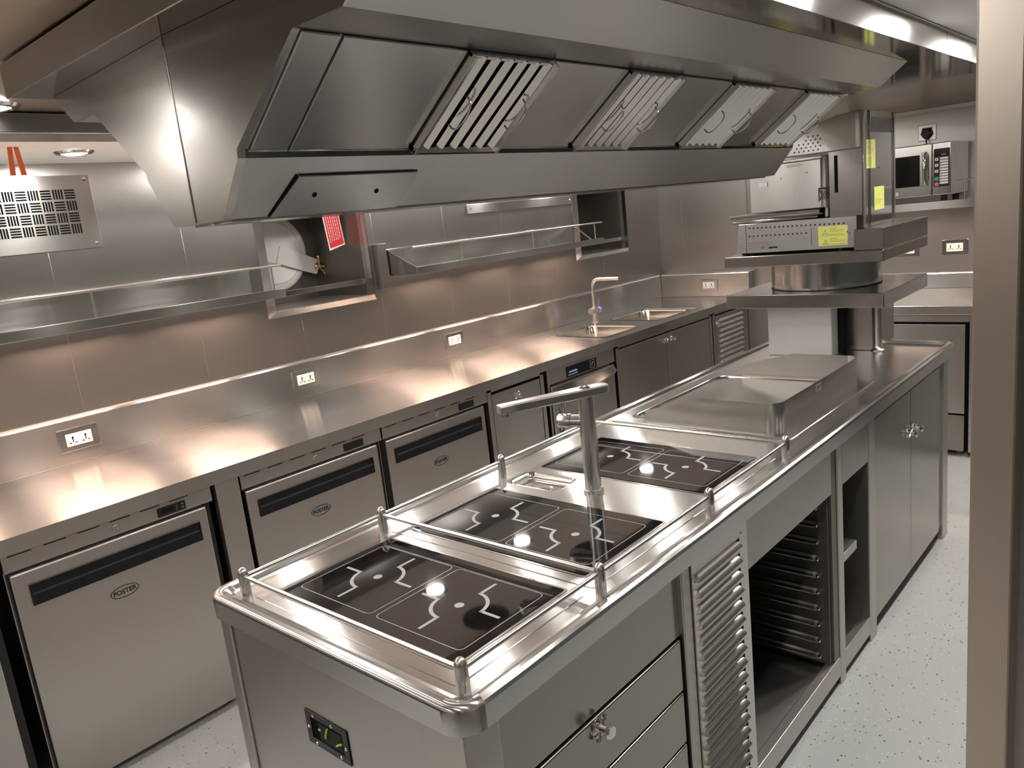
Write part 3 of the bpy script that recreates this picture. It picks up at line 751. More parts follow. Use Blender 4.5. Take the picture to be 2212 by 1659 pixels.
# sink mixer tap
tp = thing('sink_tap', 'tall L-shaped mixer tap behind the double sink', 'tap', (-2.238, 3.55, .9))
X0, Y0 = -2.236, 3.55
mb = MB(); pts = [(X0, Y0, .9), (X0, Y0, 1.15)] + [(X0 + .045 - .045 * math.cos(a), Y0, 1.15 + .045 * math.sin(a)) for a in [math.radians(d) for d in range(15, 91, 15)]] + [(X0 + .215, Y0, 1.197)]
mb.tube(pts, .0125, 14); sp = mb.build('spout', M['satin'], tp)
mb = MB(); mb.cyl((X0 + .198, Y0, 1.188), (X0 + .198, Y0, 1.176), .009, 12); mb.build('aerator', M['chrome'], sp)
MB().lathe((X0, Y0, .9), (0, 0, 1), [(.026, 0), (.026, .006), (.0185, .010), (.0185, .11), (.0125, .112)], 20).build('body', M['satin'], tp)
mb = MB(); mb.cyl((X0 + .0, Y0 - .050, .985), (X0 + .0, Y0 + .030, .985), .021, 18); mb.build('mixer_barrel', M['satin'], tp)
mb = MB(); mb.cyl((X0, Y0 + .030, .985), (X0, Y0 + .055, .985), .0205, 18); lv = mb.build('mixer_knob', M['violet'], tp); lv['label'] = 'mixer knob still wrapped in violet film'
mb = MB(); mb.tube([(X0 + .005, Y0 + .04, 1.0), (X0 + .012, Y0 + .04, 1.06)], .004, 8); mb.build('lever', M['satin'], tp)

# ================================================================ COOKING ISLAND
IX0, IX1, IY0, IY1 = -.772, .056, -.06, 3.085
PX, PL, PN = .030, -.755, -.042          # outer planes of the frame: right, left, near
isl = thing('island_counter', 'long steel cooking island with raised rounded rim in the middle', 'kitchen island', (XC, 1.5, FL))
mb = MB(); rows = []
for ins, z in ((.010, .8595), (0, .8605), (0, .902), (.003, .909), (.009, .913), (.018, .9135), (.027, .910), (.036, .902), (.046, .9)):
    rows.append([(x, y, z) for x, y in rr(IX0 + ins, IX1 - ins, IY0 + ins, IY1 - ins, max(.012, .052 - ins * .8), 8)])
mb.ring_rows(rows, True, True)
itop = mb.build('worktop', M['top'], isl, smooth=35)
c = MB(); TR = (-.634, -.446, .818, .930)
c.ring_rows([[(x, y, .87) for x, y in rr(*TR, .028)], [(x, y, .95) for x, y in rr(*TR, .028)]])
cut(itop, [c])
# frame legs (square posts down to the floor)
legs = [(PL, PL + .040, PN, PN + .085), (-.076, PX, PN, .042), (PX - .05, PX, .660, .700), (PX - .05, PX, 1.652, 1.700), (PX - .05, PX, 1.962, 2.032), (PX - .06, PX, 2.985, 3.068),
        (PL, PL + .06, 2.985, 3.068)]
for x0, x1, y0, y1 in legs:
    MB().box(x0, x1, y0, y1, FL, .862).build('leg', M['front'], isl, bevel=.003)
mb = MB(); mb.box(PL + .0415, -.078, -.036, -.022, .06, .862); mb.build('end_panel', M['front'], isl, bevel=.0015)
mb = MB(); mb.box(PL, PL + .012, .05, 2.98, .06, .862); mb.build('side_panel', M['front'], isl)
mb = MB(); mb.box(PL + .05, PX - .05, 3.04, 3.055, .06, .862); mb.build('end_panel', M['front'], isl)
mb = MB(); mb.box(PL + .02, PX - .02, .05, .99, .04, .06); mb.box(PL + .02, PX - .01, .99, 1.60, .075, .088); mb.box(PL + .02, PX - .01, 1.70, 1.97, .075, .088); mb.box(PL + .02, PX - .04, 2.03, 2.98, .04, .06)
mb.build('base_panel', M['front'], isl)
for y0, y1 in ((.99, 1.652), (1.70, 1.962)):
    MB().box(PX - .03, PX - .001, y0, y1, .028, .100).build('base_rail', M['front'], isl, bevel=.002)
mb = MB(); mb.box(PX - .10, PX - .07, 2.03, 2.985, FL, .05); mb.box(PX - .10, PX - .07, .05, .66, FL, .05); mb.build('plinth', M['front'], isl)
# inner partitions so that the open bays are real compartments
mb = MB()
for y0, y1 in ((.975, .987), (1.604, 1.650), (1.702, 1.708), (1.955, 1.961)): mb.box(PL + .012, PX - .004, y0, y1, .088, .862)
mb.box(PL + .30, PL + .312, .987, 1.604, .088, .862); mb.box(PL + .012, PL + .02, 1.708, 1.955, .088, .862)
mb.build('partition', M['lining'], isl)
# drawers, fascia
MB().box(PX - .03, PX - .014, .042, .660, .676, .862).build('drawer_fascia', M['island'], isl, bevel=.001)
for k, (za, zb) in enumerate(((.541, .671), (.405, .535), (.269, .399), (.075, .263))):
    d_ = MB().box(PX - .030, PX - .008, .050, .652, za, zb).build('drawer', M['island'], isl, bevel=.003)
    latch(PX - .008, .318, zb - .022, d_, twist=1.0, sc=1.25)
mb = MB(); mb.box(PX - .034, PX - .030, .045, .655, .06, .68); mb.build('shadow_gap', M['dark'], isl)
mb = MB()
louvre_plate(mb, PX + .004, .701, .988, .060, .858, [.800 - .0405 * k for k in range(18)], .712, .936, .0135, .0165)
lp = mb.build('louvre_panel', [M['louvre'], M['dark']], isl)
mb = MB()
for y, z in ((.706, .800), (.957, .818), (.706, .09), (.957, .09)): mb.lathe((PX + .004, y, z), (1, 0, 0), [(.0045, 0), (.0035, .002), (.001, .0025)], 10)
mb.build('screw', M['chrome'], lp)
MB().box(PX - .03, PX - .001, .990, 1.602, .698, .862).build('bay_fascia', M['island'], isl, bevel=.0015)
MB().box(PX - .03, PX - .001, 1.701, 1.961, .696, .862).build('bay_fascia', M['island'], isl, bevel=.0015)
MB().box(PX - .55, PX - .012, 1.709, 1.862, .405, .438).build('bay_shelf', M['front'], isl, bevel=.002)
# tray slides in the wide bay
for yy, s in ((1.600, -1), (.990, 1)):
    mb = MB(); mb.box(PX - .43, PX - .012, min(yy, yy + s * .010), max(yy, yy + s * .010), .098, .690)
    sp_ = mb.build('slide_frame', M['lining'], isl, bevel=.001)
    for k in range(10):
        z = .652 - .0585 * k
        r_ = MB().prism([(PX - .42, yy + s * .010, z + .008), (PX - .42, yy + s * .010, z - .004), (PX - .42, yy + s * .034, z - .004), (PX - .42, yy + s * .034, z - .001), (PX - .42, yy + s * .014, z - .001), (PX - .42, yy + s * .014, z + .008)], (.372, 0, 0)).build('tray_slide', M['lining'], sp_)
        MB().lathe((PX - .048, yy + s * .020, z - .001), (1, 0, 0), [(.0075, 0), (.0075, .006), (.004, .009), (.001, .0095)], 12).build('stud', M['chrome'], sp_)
# cupboard doors at the far end
MB().box(PX - .03, PX - .016, 2.033, 2.985, .826, .862).build('door_fascia', M['island'], isl)
for y0, y1, ky, tw in ((2.036, 2.488, 2.452, .4), (2.492, 2.930, 2.530, 1.0)):
    d_ = MB().box(PX - .022, PX - .004, y0, y1, .055, .826).build('door', M['island'], isl, bevel=.002)
    latch(PX - .004, ky, .660, d_, twist=tw, sc=1.1)
MB().box(PX - .03, PX - .010, 2.934, 2.985, .055, .862).build('door_jamb', M['front'], isl)
# pressed drip tray with outlet, beside the tap
mb = MB(); rows = []
for ins, z in ((-.006, .9006), (.0, .9010), (.003, .898), (.008, .889), (.016, .887), (.018, .884), (.026, .883)):
    rows.append([(x, y, z) for x, y in rr(TR[0] + ins, TR[1] - ins, TR[2] + ins, TR[3] - ins, max(.01, .028 - ins))])
mb.ring_rows(rows, False, True); tr = mb.build('drip_tray', M['bright'], isl, fix=False)
cx, cy = -.520, .853
MB().lathe((cx, cy, .8832), (0, 0, 1), [(.030, 0), (.030, .0015), (.024, .0006), (.016, .001)], 24).build('outlet_ring', M['chrome'], tr)
mb = MB()
for r0, r1 in ((.013, .016), (.005, .009)):
    for k in range(4):
        a0 = k * PI / 2 + .15; a1 = a0 + 1.25
        pts = [(cx + r1 * math.cos(a0 + (a1 - a0) * i / 5), cy + r1 * math.sin(a0 + (a1 - a0) * i / 5), .8845) for i in range(6)] + [(cx + r0 * math.cos(a1 - (a1 - a0) * i / 5), cy + r0 * math.sin(a1 - (a1 - a0) * i / 5), .8845) for i in range(6)]
        mb.flat(pts)
mb.build('outlet_slot', M['ink'], tr)
# flat module plates let into the top
for y0, y1 in ((.004, .384), (.402, 1.322)):
    mb = MB(); lo = rr(-.668, -.022, y0, y1, .012, 4); hi = rr(-.667, -.023, y0 + .001, y1 - .001, .011, 4)
    ring = [[(x, y, .8995) for x, y in lo], [(x, y, .9008) for x, y in lo], [(x, y, .9014) for x, y in hi]]
    mb.ring_rows(ring)
    o = mb.build('module_plate', M['top'], isl)
    if y1 > 1:
        c = MB(); c.ring_rows([[(x, y, .87) for x, y in rr(TR[0] - .003, TR[1] + .003, TR[2] - .003, TR[3] + .003, .03)], [(x, y, .95) for x, y in rr(TR[0] - .003, TR[1] + .003, TR[2] - .003, TR[3] + .003, .03)]]); cut(o, [c])

# ---------------------------------------------------------------- induction hobs
def hob(y0, label):
    y1 = y0 + .325; x0, x1 = -.626, -.070
    t = thing('induction_hob', label, 'hob', ((x0 + x1) / 2, (y0 + y1) / 2, .9014), 'black glass induction hobs set into the island')
    mb = MB(); mb.ring_rows([[(x, y, .9012) for x, y in rr(x0 - .006, x1 + .006, y0 - .006, y1 + .006, .006, 3)], [(x, y, .9026) for x, y in rr(x0 - .006, x1 + .006, y0 - .006, y1 + .006, .006, 3)]])
    mb.build('steel_frame', M['bright'], t)
    g = MB(); g.ring_rows([[(x, y, .9014) for x, y in rr(x0, x1, y0, y1, .004, 3)], [(x, y, .9034) for x, y in rr(x0, x1, y0, y1, .004, 3)], [(x, y, .9040) for x, y in rr(x0 + .002, x1 - .002, y0 + .002, y1 - .002, .003, 3)]])
    g = g.build('glass_plate', M['glass'], t)
    zt = .9043; yc = y0 + .164
    for xa, xb, cx in ((-.606, -.354, -.478), (-.340, -.090, -.217)):
        mb = MB(); A = rr(xa, xb, y0 + .040, y1 - .038, .014, 5); B = rr(xa + .0022, xb - .0022, y0 + .0422, y1 - .0402, .012, 5)
        a = [mb.bm.verts.new((x, y, zt)) for x, y in A]; b = [mb.bm.verts.new((x, y, zt)) for x, y in B]
        for i in range(len(a)): mb.face([a[i], a[(i + 1) % len(a)], b[(i + 1) % len(b)], b[i]])
        mb.build('zone_outline', M['line'], g)
        mb = MB(); mb.flat([(cx + .0105 * math.cos(2 * PI * k / 20), yc + .0105 * math.sin(2 * PI * k / 20), zt) for k in range(20)]); mb.build('zone_dot', M['mark'], g)
        for a0 in (PI, 0):
            mb = MB(); R0, R1 = .0545, .0625
            arc = [a0 + PI / 2 * k / 12 for k in range(13)]; wd = .0072 / R0
            outer = [(cx + R1 * math.cos(a), yc + R1 * math.sin(a)) for a in arc]; inner = [(cx + R0 * math.cos(a), yc + R0 * math.sin(a)) for a in arc]
            u0 = Vector((math.cos(a0), math.sin(a0))); u1 = Vector((-u0.y, u0.x)); cc = Vector((cx, yc))
            tail0 = [cc + u0 * .108 + u1 * .0072, cc + u0 * .108]; tail1 = [cc + u1 * .108, cc + u1 * .108 + u0 * .0072]
            vo = [mb.bm.verts.new((*p, zt)) for p in outer]; vi = [mb.bm.verts.new((*p, zt)) for p in inner]
            for i in range(12): mb.face([vo[i], vo[i + 1], vi[i + 1], vi[i]])
            t0 = [mb.bm.verts.new((*p, zt)) for p in tail0]; t1 = [mb.bm.verts.new((*p, zt)) for p in tail1]
            mb.face([vi[0], t0[1], t0[0], vo[1], vo[0]][:1] + [t0[1], t0[0], vo[1]]) ; mb.face([vi[0], vo[1], vo[0]])
            mb.face([vi[12], vo[11], t1[1], t1[0]]); mb.face([vi[12], vo[12], vo[11]])
            mb.build('zone_arc', M['mark'], g)
    mb = MB()
    for x, y in ((x0 + .012, y0 - .0045), (x1 - .10, y1 + .0045), (-.35, y0 - .0045)): mb.box(x, x + .016, y - .0015, y + .0015, .9025, .9034)
    mb.build('clip', M['chrome'], t)
    return t
hb = hob(.042, 'black induction hob nearest the camera, at the island near end')
dup(hb, (0, .396, 0), 'middle black induction hob, in front of the drip tray and tap')
dup(hb, (0, .930, 0), 'black induction hob farthest back, between tap and griddle')

# ---------------------------------------------------------------- rail round the hobs
XL_ = -.690
rail = thing('fiddle_rail', 'low steel guard rail with round posts around the three hobs', 'guard rail', (XC, .66, .9))
def post(x, y):
    pf = [(.0118, 0), (.0118, .050)] + [(.0118 * math.cos(a), .050 + .0165 * math.sin(a)) for a in [math.radians(d) for d in (20, 40, 58, 74, 86)]]
    return MB().lathe((x, y, .9), (0, 0, 1), pf, 22).build('post', M['satin'], rail)
PY = (0.0, .398, .866, 1.332)
for x in (0.0, XL_):
    for y in PY: post(x, y)
    MB().tube([(x, 0, .944), (x, 1.332, .944)], .0052, 12).build('side_rod', M['satin'], rail)
for y in (0.0, .398, 1.332): MB().tube([(XL_, y, .9445), (0.0, y, .9445)], .0055, 12).build('cross_rod', M['satin'], rail)

# ---------------------------------------------------------------- tap on the island
tp = thing('island_tap', 'tall round steel mixer tap with flat spout between the hobs', 'tap', (-.351, .867, .9012))
bx_, by_ = -.351, .867
MB().lathe((bx_, by_, .9012), (0, 0, 1), [(.0275, 0), (.0275, .009), (.0245, .011)], 30).build('base_ring', M['satin'], tp)
MB().lathe((bx_, by_, .910), (0, 0, 1), [(.0225, 0), (.0225, .262)], 30).build('column', M['satin'], tp)
dd = Vector((-.105, -.235, 0)).normalized(); nn = Vector((-dd.y, dd.x, 0)); c0 = Vector((bx_, by_, 0))
def sp_row(s, z, wdt, sag=0): return None
mb = MB(); outl = []
L1, L0, hw = .255, -.052, .0235
for k in range(9): a = -PI / 2 + PI * k / 8; outl.append(c0 + dd * (L0 - hw * .6 * math.cos(a)) - nn * (hw * math.sin(a)))
tip = [c0 + dd * L1 + nn * -hw * .62 * -1, c0 + dd * (L1 + .006) + nn * 0, c0 + dd * L1 - nn * hw * .62]
mid = [c0 + dd * .10 - nn * hw, ]
out2 = [c0 + dd * (L0) + nn * hw * 0]
left_ = [(L0, hw), (.05, hw), (.13, hw * .86), (.20, hw * .76), (L1 - .006, hw * .70), (L1, hw * .60)]
loop = [c0 + dd * a + nn * b for a, b in left_] + [c0 + dd * a - nn * b for a, b in left_[::-1]]
cap = [c0 + dd * (L0 - .018 * math.cos(a)) - nn * (hw * math.sin(a)) for a in [math.radians(d) for d in (65, 40, 15, -15, -40, -65)]]
loop = loop + cap
zt0 = 1.196
mb.ring_rows([[(p.x, p.y, zt0 - .024 - (.0 if True else 0)) for p in loop], [(p.x, p.y, zt0) for p in loop]])
spt = mb.build('spout', M['satin'], tp, bevel=.0035)
e = c0 + dd * (L1 - .018); MB().cyl((e.x, e.y, 1.172), (e.x, e.y, 1.164), .011, 16).build('aerator', M['chrome'], spt)
e = c0 + Vector((0, 0, zt0)); MB().lathe((bx_, by_, zt0), (0, 0, 1), [(.016, 0), (.0155, .003), (.010, .005), (.001, .0055)], 22).build('top_cap', M['chrome'], spt)
kd = Vector((-.95, -.30, .0)).normalized(); kc = Vector((bx_, by_, 1.103))
MB().lathe(kc + kd * .015, kd, [(.0175, 0), (.0175, .030)], 24).build('mixer_stem', M['satin'], tp)
MB().lathe(kc + kd * .046, kd, [(.0195, 0), (.0200, .003), (.0200, .034), (.017, .038)], 24).build('mixer_knob', M['satin'], tp)
mb = MB()
for a in (.058, .072): mb.cyl(kc + kd * a + Vector((0, 0, .018)), kc + kd * a + Vector((-.006, 0, .052)), .0022, 8)
mb.build('lever_pin', M['chrome'], tp)

# ---------------------------------------------------------------- griddle
gr = thing('griddle', 'steel griddle with open tray well and bent splash guard behind the hobs', 'griddle', (-.34, 1.87, .9))
GX0, GX1, GY0, GY1 = -.700, -.040, 1.470, 2.275
mb = MB(); rows = []
for ins, z in ((0, .8995), (0, .9085), (.002, .9105), (.004, .911)): rows.append([(x, y, z) for x, y in rr(GX0 + ins, GX1 - ins, GY0 + ins, GY1 - ins, .012, 4)])
mb.ring_rows(rows); gf = mb.build('base_plate', M['top'], gr)
WL = (-.660, -.105, 1.525, 2.225)
c = MB(); c.ring_rows([[(x, y, .9040) for x, y in rr(*WL, .045)], [(x, y, .95) for x, y in rr(*WL, .045)]]); cut(gf, [c])
mb = MB(); rows = []
for ins, z in ((-.004, .9112), (.004, .9116), (.010, .9085), (.013, .9046)): rows.append([(x, y, z) for x, y in rr(WL[0] + ins, WL[1] - ins, WL[2] + ins, WL[3] - ins, .045)])
mb.ring_rows(rows, False, False); mb.build('well_edge', M['bright'], gr)
mb = MB(); mb.ring_rows([[(x, y, .9041) for x, y in rr(-.600, WL[1] - .014, WL[2] + .014, WL[3] - .014, .03)], [(x, y, .9072) for x, y in rr(-.600, WL[1] - .014, WL[2] + .014, WL[3] - .014, .03)]])
mb.build('cooking_plate', M['top'], gr)
mb = MB(); mb.box(-.655, -.604, 1.60, 1.70, .9042, .9052); mb.build('grease_slot', M['dark'], gr)
# guard: thin bent sheet, open to the left, arms tapering
path = []
def add_arc(cx, cy, r, a0, a1, n=8):
    for k in range(n + 1): a = a0 + (a1 - a0) * k / n; path.append((cx + r * math.cos(a), cy + r * math.sin(a)))
path.append((-.570, 1.492)); path.append((-.46, 1.492)); path.append((-.34, 1.492))
add_arc(-.130, 1.537, .045, -PI / 2, 0); add_arc(-.130, 2.200, .045, 0, PI / 2)
path += [(-.34, 2.245), (-.46, 2.245), (-.560, 2.245)]
def gh(i, x): return .911 + (.100 if x > -.35 else .100 - .060 * min(1, (-.35 - x) / .22) ** 1.0)
mb = MB(); th = .0022; n = len(path); inn = []
for i, (x, y) in enumerate(path):
    a = Vector(path[max(0, i - 1)]); b = Vector(path[min(n - 1, i + 1)]); d = (b - a).normalized(); inn.append((x - d.y * th, y + d.x * th))
A0 = [mb.bm.verts.new((x, y, .911)) for x, y in path]; A1 = [mb.bm.verts.new((x, y, gh(i, x))) for i, (x, y) in enumerate(path)]
B0 = [mb.bm.verts.new((x, y, .911)) for x, y in inn]; B1 = [mb.bm.verts.new((x, y, gh(i, path[i][0]))) for i, (x, y) in enumerate(inn)]
for i in range(n - 1):
    mb.face([A0[i], A0[i + 1], A1[i + 1], A1[i]]); mb.face([B0[i + 1], B0[i], B1[i], B1[i + 1]]); mb.face([A1[i], A1[i + 1], B1[i + 1], B1[i]])
mb.face([A0[0], A1[0], B1[0], B0[0]]); mb.face([A0[-1], B0[-1], B1[-1], A1[-1]])
M['guard'] = steel('steel_guard_sheet', (.74, .71, .67), .19, aniso=.7)
sg = mb.build('splash_guard', M['guard'], gr)
mb = MB(); mb.box(-.0848, -.0842, 1.792, 1.846, .975, 1.001); mb.mi = 1
for k, (a, b) in enumerate(((1.800, 1.838), (1.800, 1.830), (1.806, 1.822))): mb.box(-.0842, -.0838, a, b, .992 - .007 * k, .9945 - .007 * k)
mb.build('maker_plate', [M['greyink'], M['ink']], sg)

# ---------------------------------------------------------------- socket box on the near end of the island
bx0, bx1, bz0, bz1 = -.460, -.317, .645, .722; yb = -.036
t = thing('socket_box', 'open black metal socket box with green wires on island end', 'socket box', ((bx0 + bx1) / 2, yb, bz0))
mb = MB()
for a in ((bx0, bx1, bz1 - .013, bz1), (bx0, bx1, bz0, bz0 + .016), (bx0, bx0 + .018, bz0 + .016, bz1 - .013), (bx1 - .018, bx1, bz0 + .016, bz1 - .013)):
    mb.box(a[0], a[1], yb - .003, yb - .0003, a[2], a[3])
mb.build('frame', M['black'], t, bevel=.001)
mb = MB(); mb.box(bx0 + .016, bx1 - .016, yb - .0008, yb - .0002, bz0 + .012, bz1 - .012); mb.build('back_plate', M['dark'], t)
mb = MB(); mb.box(bx0 + .045, bx1 - .022, yb - .0022, yb - .0008, bz0 + .020, bz1 - .018); mb.build('terminal_block', M['rubber'], t)
mb = MB()
for x, z in ((bx0 + .009, (bz0 + bz1) / 2), (bx1 - .009, (bz0 + bz1) / 2 - .003), (bx0 + .030, bz1 - .007), (bx1 - .05, bz1 - .007), (bx0 + .03, bz0 + .007), (bx1 - .03, bz0 + .008)):
    mb.lathe((x, yb - .003, z), (0, -1, 0), [(.0038, 0), (.003, .0015), (.001, .002)], 10)
mb.lathe((bx0 + .047, yb - .002, bz0 + .045), (0, -1, 0), [(.004, 0), (.003, .002), (.001, .002)], 8)
mb.build('screw', M['chrome'], t)
mb = MB(); mb.tube([(bx0 + .078, yb - .004, bz1 - .018), (bx0 + .073, yb - .0055, bz0 + .045), (bx0 + .068, yb - .004, bz0 + .034)], .0022, 8)
mb.tube([(bx0 + .104, yb - .004, bz0 + .031), (bx0 + .112, yb - .0055, bz0 + .037), (bx0 + .123, yb - .004, bz0 + .042)], .0022, 8)
mb.build('wire', M['wire'], t)
mb = MB()
for k in range(10): mb.box(bx0 + .03 + .0085 * k, bx0 + .036 + .0085 * k, yb - .0036, yb - .003, bz0 + .0105, bz0 + .0145)
mb.build('embossed_print', M['greyink'], t)

# ================================================================ GRILL STAND AND SALAMANDER GRILL
SX0, SX1, SY0, SY1 = -.80, -.106, 2.61, 3.268
st = thing('grill_stand', 'tall steel stand with two shelves and round drum at the island far end', 'grill stand', (-.45, 2.94, .9))
MB().box(-.650, -.356, 2.715, 3.20, .9, 1.136).build('pedestal', M['film'], st, bevel=.004)
MB().box(-.352, -.235, 2.88, 3.20, .9, 1.136).build('pedestal', M['stand'], st, bevel=.003)
mb = MB(); mb.box(-.356, -.345, 2.79, 3.1, .905, 1.136); mb.build('shadow_gap', M['dark'], st)
MB().lathe((-.218, 2.895, .9), (0, 0, 1), [(.030, 0), (.030, .004), (.021, .012), (.018, .022), (.018, .236)], 20).build('corner_tube', M['satin'], st)
MB().box(SX0, SX1, SY0, SY1, 1.136, 1.198).build('lower_shelf', M['stand'], st, bevel=.003)
MB().lathe((-.460, 2.94, 1.198), (0, 0, 1), [(.236, 0), (.236, .006), (.240, .006), (.240, .128)], 64).build('drum', M['bright'], st)
mb = MB(); mb.lathe((-.460, 2.94, 1.1985), (0, 0, 1), [(.2405, 0), (.2405, .003)], 64); mb.build('drum_gasket', M['rubber'], st)
mb = MB(); mb.box(SX0, SX1, SY0, SY1, 1.325, 1.374); mb.build('upper_tray', M['stand'], st, bevel=.003)
mb = MB(); mb.box(-.222, SX1, SY0 + .002, SY1, 1.375, 1.461); mb.build('rear_box', M['stand'], st, bevel=.002)

sl = thing('salamander_grill', 'steel salamander grill with perforated base and raised top on the stand', 'grill', (-.49, 2.93, 1.375))
BX0, BX1, BY0, BY1 = -.742, -.225, 2.66, 3.20
mb = MB(); mb.prism([(-.765, BY0, 1.384), (BX1, BY0, 1.384), (BX1, BY0, 1.516), (-.745, BY0, 1.516)], (0, BY1 - BY0, 0)); bs = mb.build('base', M['grill'], sl, bevel=.002)
mb = MB(); mb.box(-.7125, -.7105, BY0 - .001, BY0 + .001, 1.385, 1.515); mb.mi = 0
for k in range(22): mb.disc((-.694 + .01985 * k, BY0 + .0002, 1.496 - .0004 * k), (0, -1, 0), .0042, 12, .0009)
for k in range(14): mb.disc((-.694 + .01985 * k, BY0 + .0002, 1.460 - .0002 * k), (0, -1, 0), .0040, 12, .0009)
mb.box(-.414, -.4125, BY0 - .001, BY0 + .001, 1.405, 1.475)
mb.build('vent_hole', M['ink'], bs)
mb = MB()
for x, z in ((-.447, 1.438), (-.262, 1.452), (-.255, 1.444)): mb.lathe((x, BY0, z), (0, -1, 0), [(.005, 0), (.004, .002), (.001, .003)], 10)
mb.build('screw', M['chrome'], bs)
Pn = lambda x, z: (x, BY0 - .0006, z)
def tiny_lines(mb, x0, x1, z, rows, dz, h, seed, y):
    random.seed(seed)
    for k in range(rows):
        x = x0; zz = z - dz * k
        while x < x1 - .004:
            l = min(.004 + random.random() * .010, x1 - x); mb.box(x, x + l, y - .0004, y, zz - h, zz); x += l + .0016
mb = MB(); tiny_lines(mb, -.700, -.590, 1.430, 5, .0075, .0016, 5, BY0 - .0002); mb.mi = 1; mb.box(-.606, -.566, BY0 - .0006, BY0 - .0002, 1.4005, 1.4085)
add_text(mb, 'CE', .012, basis((1, 0, 0), (0, 0, 1), (-.634, BY0 - .0006, 1.405)))
mb.build('rating_print', [M['greyink'], M['ink']], bs)
def sticker(x0, x1, z0, z1, parent, blocks):
    mb = MB(); mb.box(x0, x1, BY0 - .0010, BY0 - .0004, z0, z1); st_ = mb.build('warning_sticker', M['yellow'], parent)
    mb = MB()
    for zc in blocks:
        a, b, c = (x0 + .020, zc - .010), (x0 + .040, zc - .010), (x0 + .030, zc + .008)
        mb.tube([(a[0], BY0 - .0013, a[1]), (b[0], BY0 - .0013, b[1]), (c[0], BY0 - .0013, c[1])], .0009, 6, closed=True)
        mb.box(x0 + .0292, x0 + .0308, BY0 - .0016, BY0 - .001, zc - .004, zc + .003); mb.box(x0 + .0292, x0 + .0308, BY0 - .0016, BY0 - .001, zc - .0075, zc - .006)
        tiny_lines(mb, x0 + .050, x0 + .082, zc + .012, 1, .006, .0026, 3, BY0 - .0011); tiny_lines(mb, x0 + .050, x1 - .012, zc + .005, 2, .0062, .0020, int(zc * 1000), BY0 - .0011); tiny_lines(mb, x0 + .016, x1 - .012, zc - .012, 2, .0060, .0020, int(zc * 999), BY0 - .0011)
    mb.build('print', M['olive'], st_)
sticker(-.384, -.262, 1.398, 1.480, bs, (1.459, 1.417))
mb = MB()
for x in (-.70, -.30): mb.cyl((x, BY0 + .03, 1.374), (x, BY0 + .03, 1.386), .012, 12); mb.cyl((x, BY1 - .03, 1.374), (x, BY1 - .03, 1.386), .012, 12)
mb.build('foot', M['rubber'], sl)
mb = MB(); mb.box(-.745, -.24, BY0 + .02, BY1 - .02, 1.376, 1.384); mb.build('under_tray', M['dark'], sl)
# drip rails between base and head
mb = MB(); mb.box(-.790, -.378, BY0 + .005, BY1 - .005, 1.537, 1.556); mb.build('grid_tray', M['bright'], sl, bevel=.004)
mb = MB(); mb.box(-.780, -.39, BY0 + .010, BY1 - .01, 1.518, 1.531); mb.build('drip_rail', M['bright'], sl, bevel=.005)
mb = MB(); mb.box(-.378, -.335, BY0 + .04, BY1 - .04, 1.516, 1.58); mb.build('dark_gap', M['dark'], sl)
mb = MB(); mb.cyl((-.355, BY0 + .03, 1.520), (-.355, BY0 + .03, 1.590), .010, 12); mb.build('guide_pin', M['satin'], sl)
# movable head, rounded front corners
mb = MB(); lo = rr(-.715, -.334, BY0, BY1 - .02, .035, 6)
mb.ring_rows([[(x, y, 1.560) for x, y in lo], [(x, y, 1.762) for x, y in lo]]); hd = mb.build('head', M['grill'], sl, bevel=.003)
mb = MB(); mb.ring_rows([[(x, y, 1.763) for x, y in rr(-.722, -.334, BY0 - .006, BY1 - .02, .03)], [(x, y, 1.775) for x, y in rr(-.722, -.334, BY0 - .006, BY1 - .02, .03)]]); mb.build('head_lid', M['bright'], hd, bevel=.003)
mb = MB(); mb.box(-.512, -.446, BY0 - .003, BY0, 1.742, 1.751); mb.build('handle_slot', M['white'], hd, bevel=.001)
mb = MB()
for x, z in ((-.540, 1.700), (-.427, 1.712), (-.485, 1.635)): mb.lathe((x, BY0, z), (0, -1, 0), [(.0038, 0), (.003, .002), (.001, .003)], 10)
mb.build('screw', M['chrome'], hd)
mb = MB(); mb.box(-.641, -.600, BY0 - .004, BY0, 1.672, 1.692); mb.build('catch_plate', M['satin'], hd)
mb = MB()
for k in range(5):
    for s in (1, -1): mb.tube([(-.372 + .0085 * k, BY0 - .002, 1.592 if s > 0 else 1.632), (-.366 + .0085 * k, BY0 - .002, 1.612), (-.372 + .0085 * k, BY0 - .002, 1.632 if s > 0 else 1.592)], .0012, 6)
mb.box(-.378, -.374, BY0 - .003, BY0, 1.585, 1.640); mb.box(-.378, -.335, BY0 - .003, BY0, 1.636, 1.642); mb.build('mesh_guard', M['ink'], hd)
# rear column with slot, top head box, chrome bracket and printed back
cl = MB().box(-.334, -.200, BY0, 3.10, 1.516, 1.785).build('column', M['stand'], sl, bevel=.002)
mb = MB(); mb.box(-.311, -.297, BY0 - .001, BY0 + .001, 1.616, 1.766); mb.build('slot', M['dark'], cl)
mb = MB(); mb.prism([(-.56, BY0 - .002, 1.786), (-.200, BY0 - .002, 1.786), (-.200, BY0 - .002, 1.932), (-.300, BY0 - .002, 1.925), (-.40, BY0 - .002, 1.895)], (0, .44, 0)); tb = mb.build('top_box', M['stand'], sl, bevel=.002)
mb = MB()
for i in range(6):
    for j in range(5):
        x, z = -.475 + .020 * i + .010 * (j % 2), 1.800 + .014 * j
        if z < 1.79 + (x + .50) * .9: mb.disc((x, BY0 - .0018, z), (0, -1, 0), .0036, 10, .0008)
mb.build('vent_hole', M['ink'], tb)
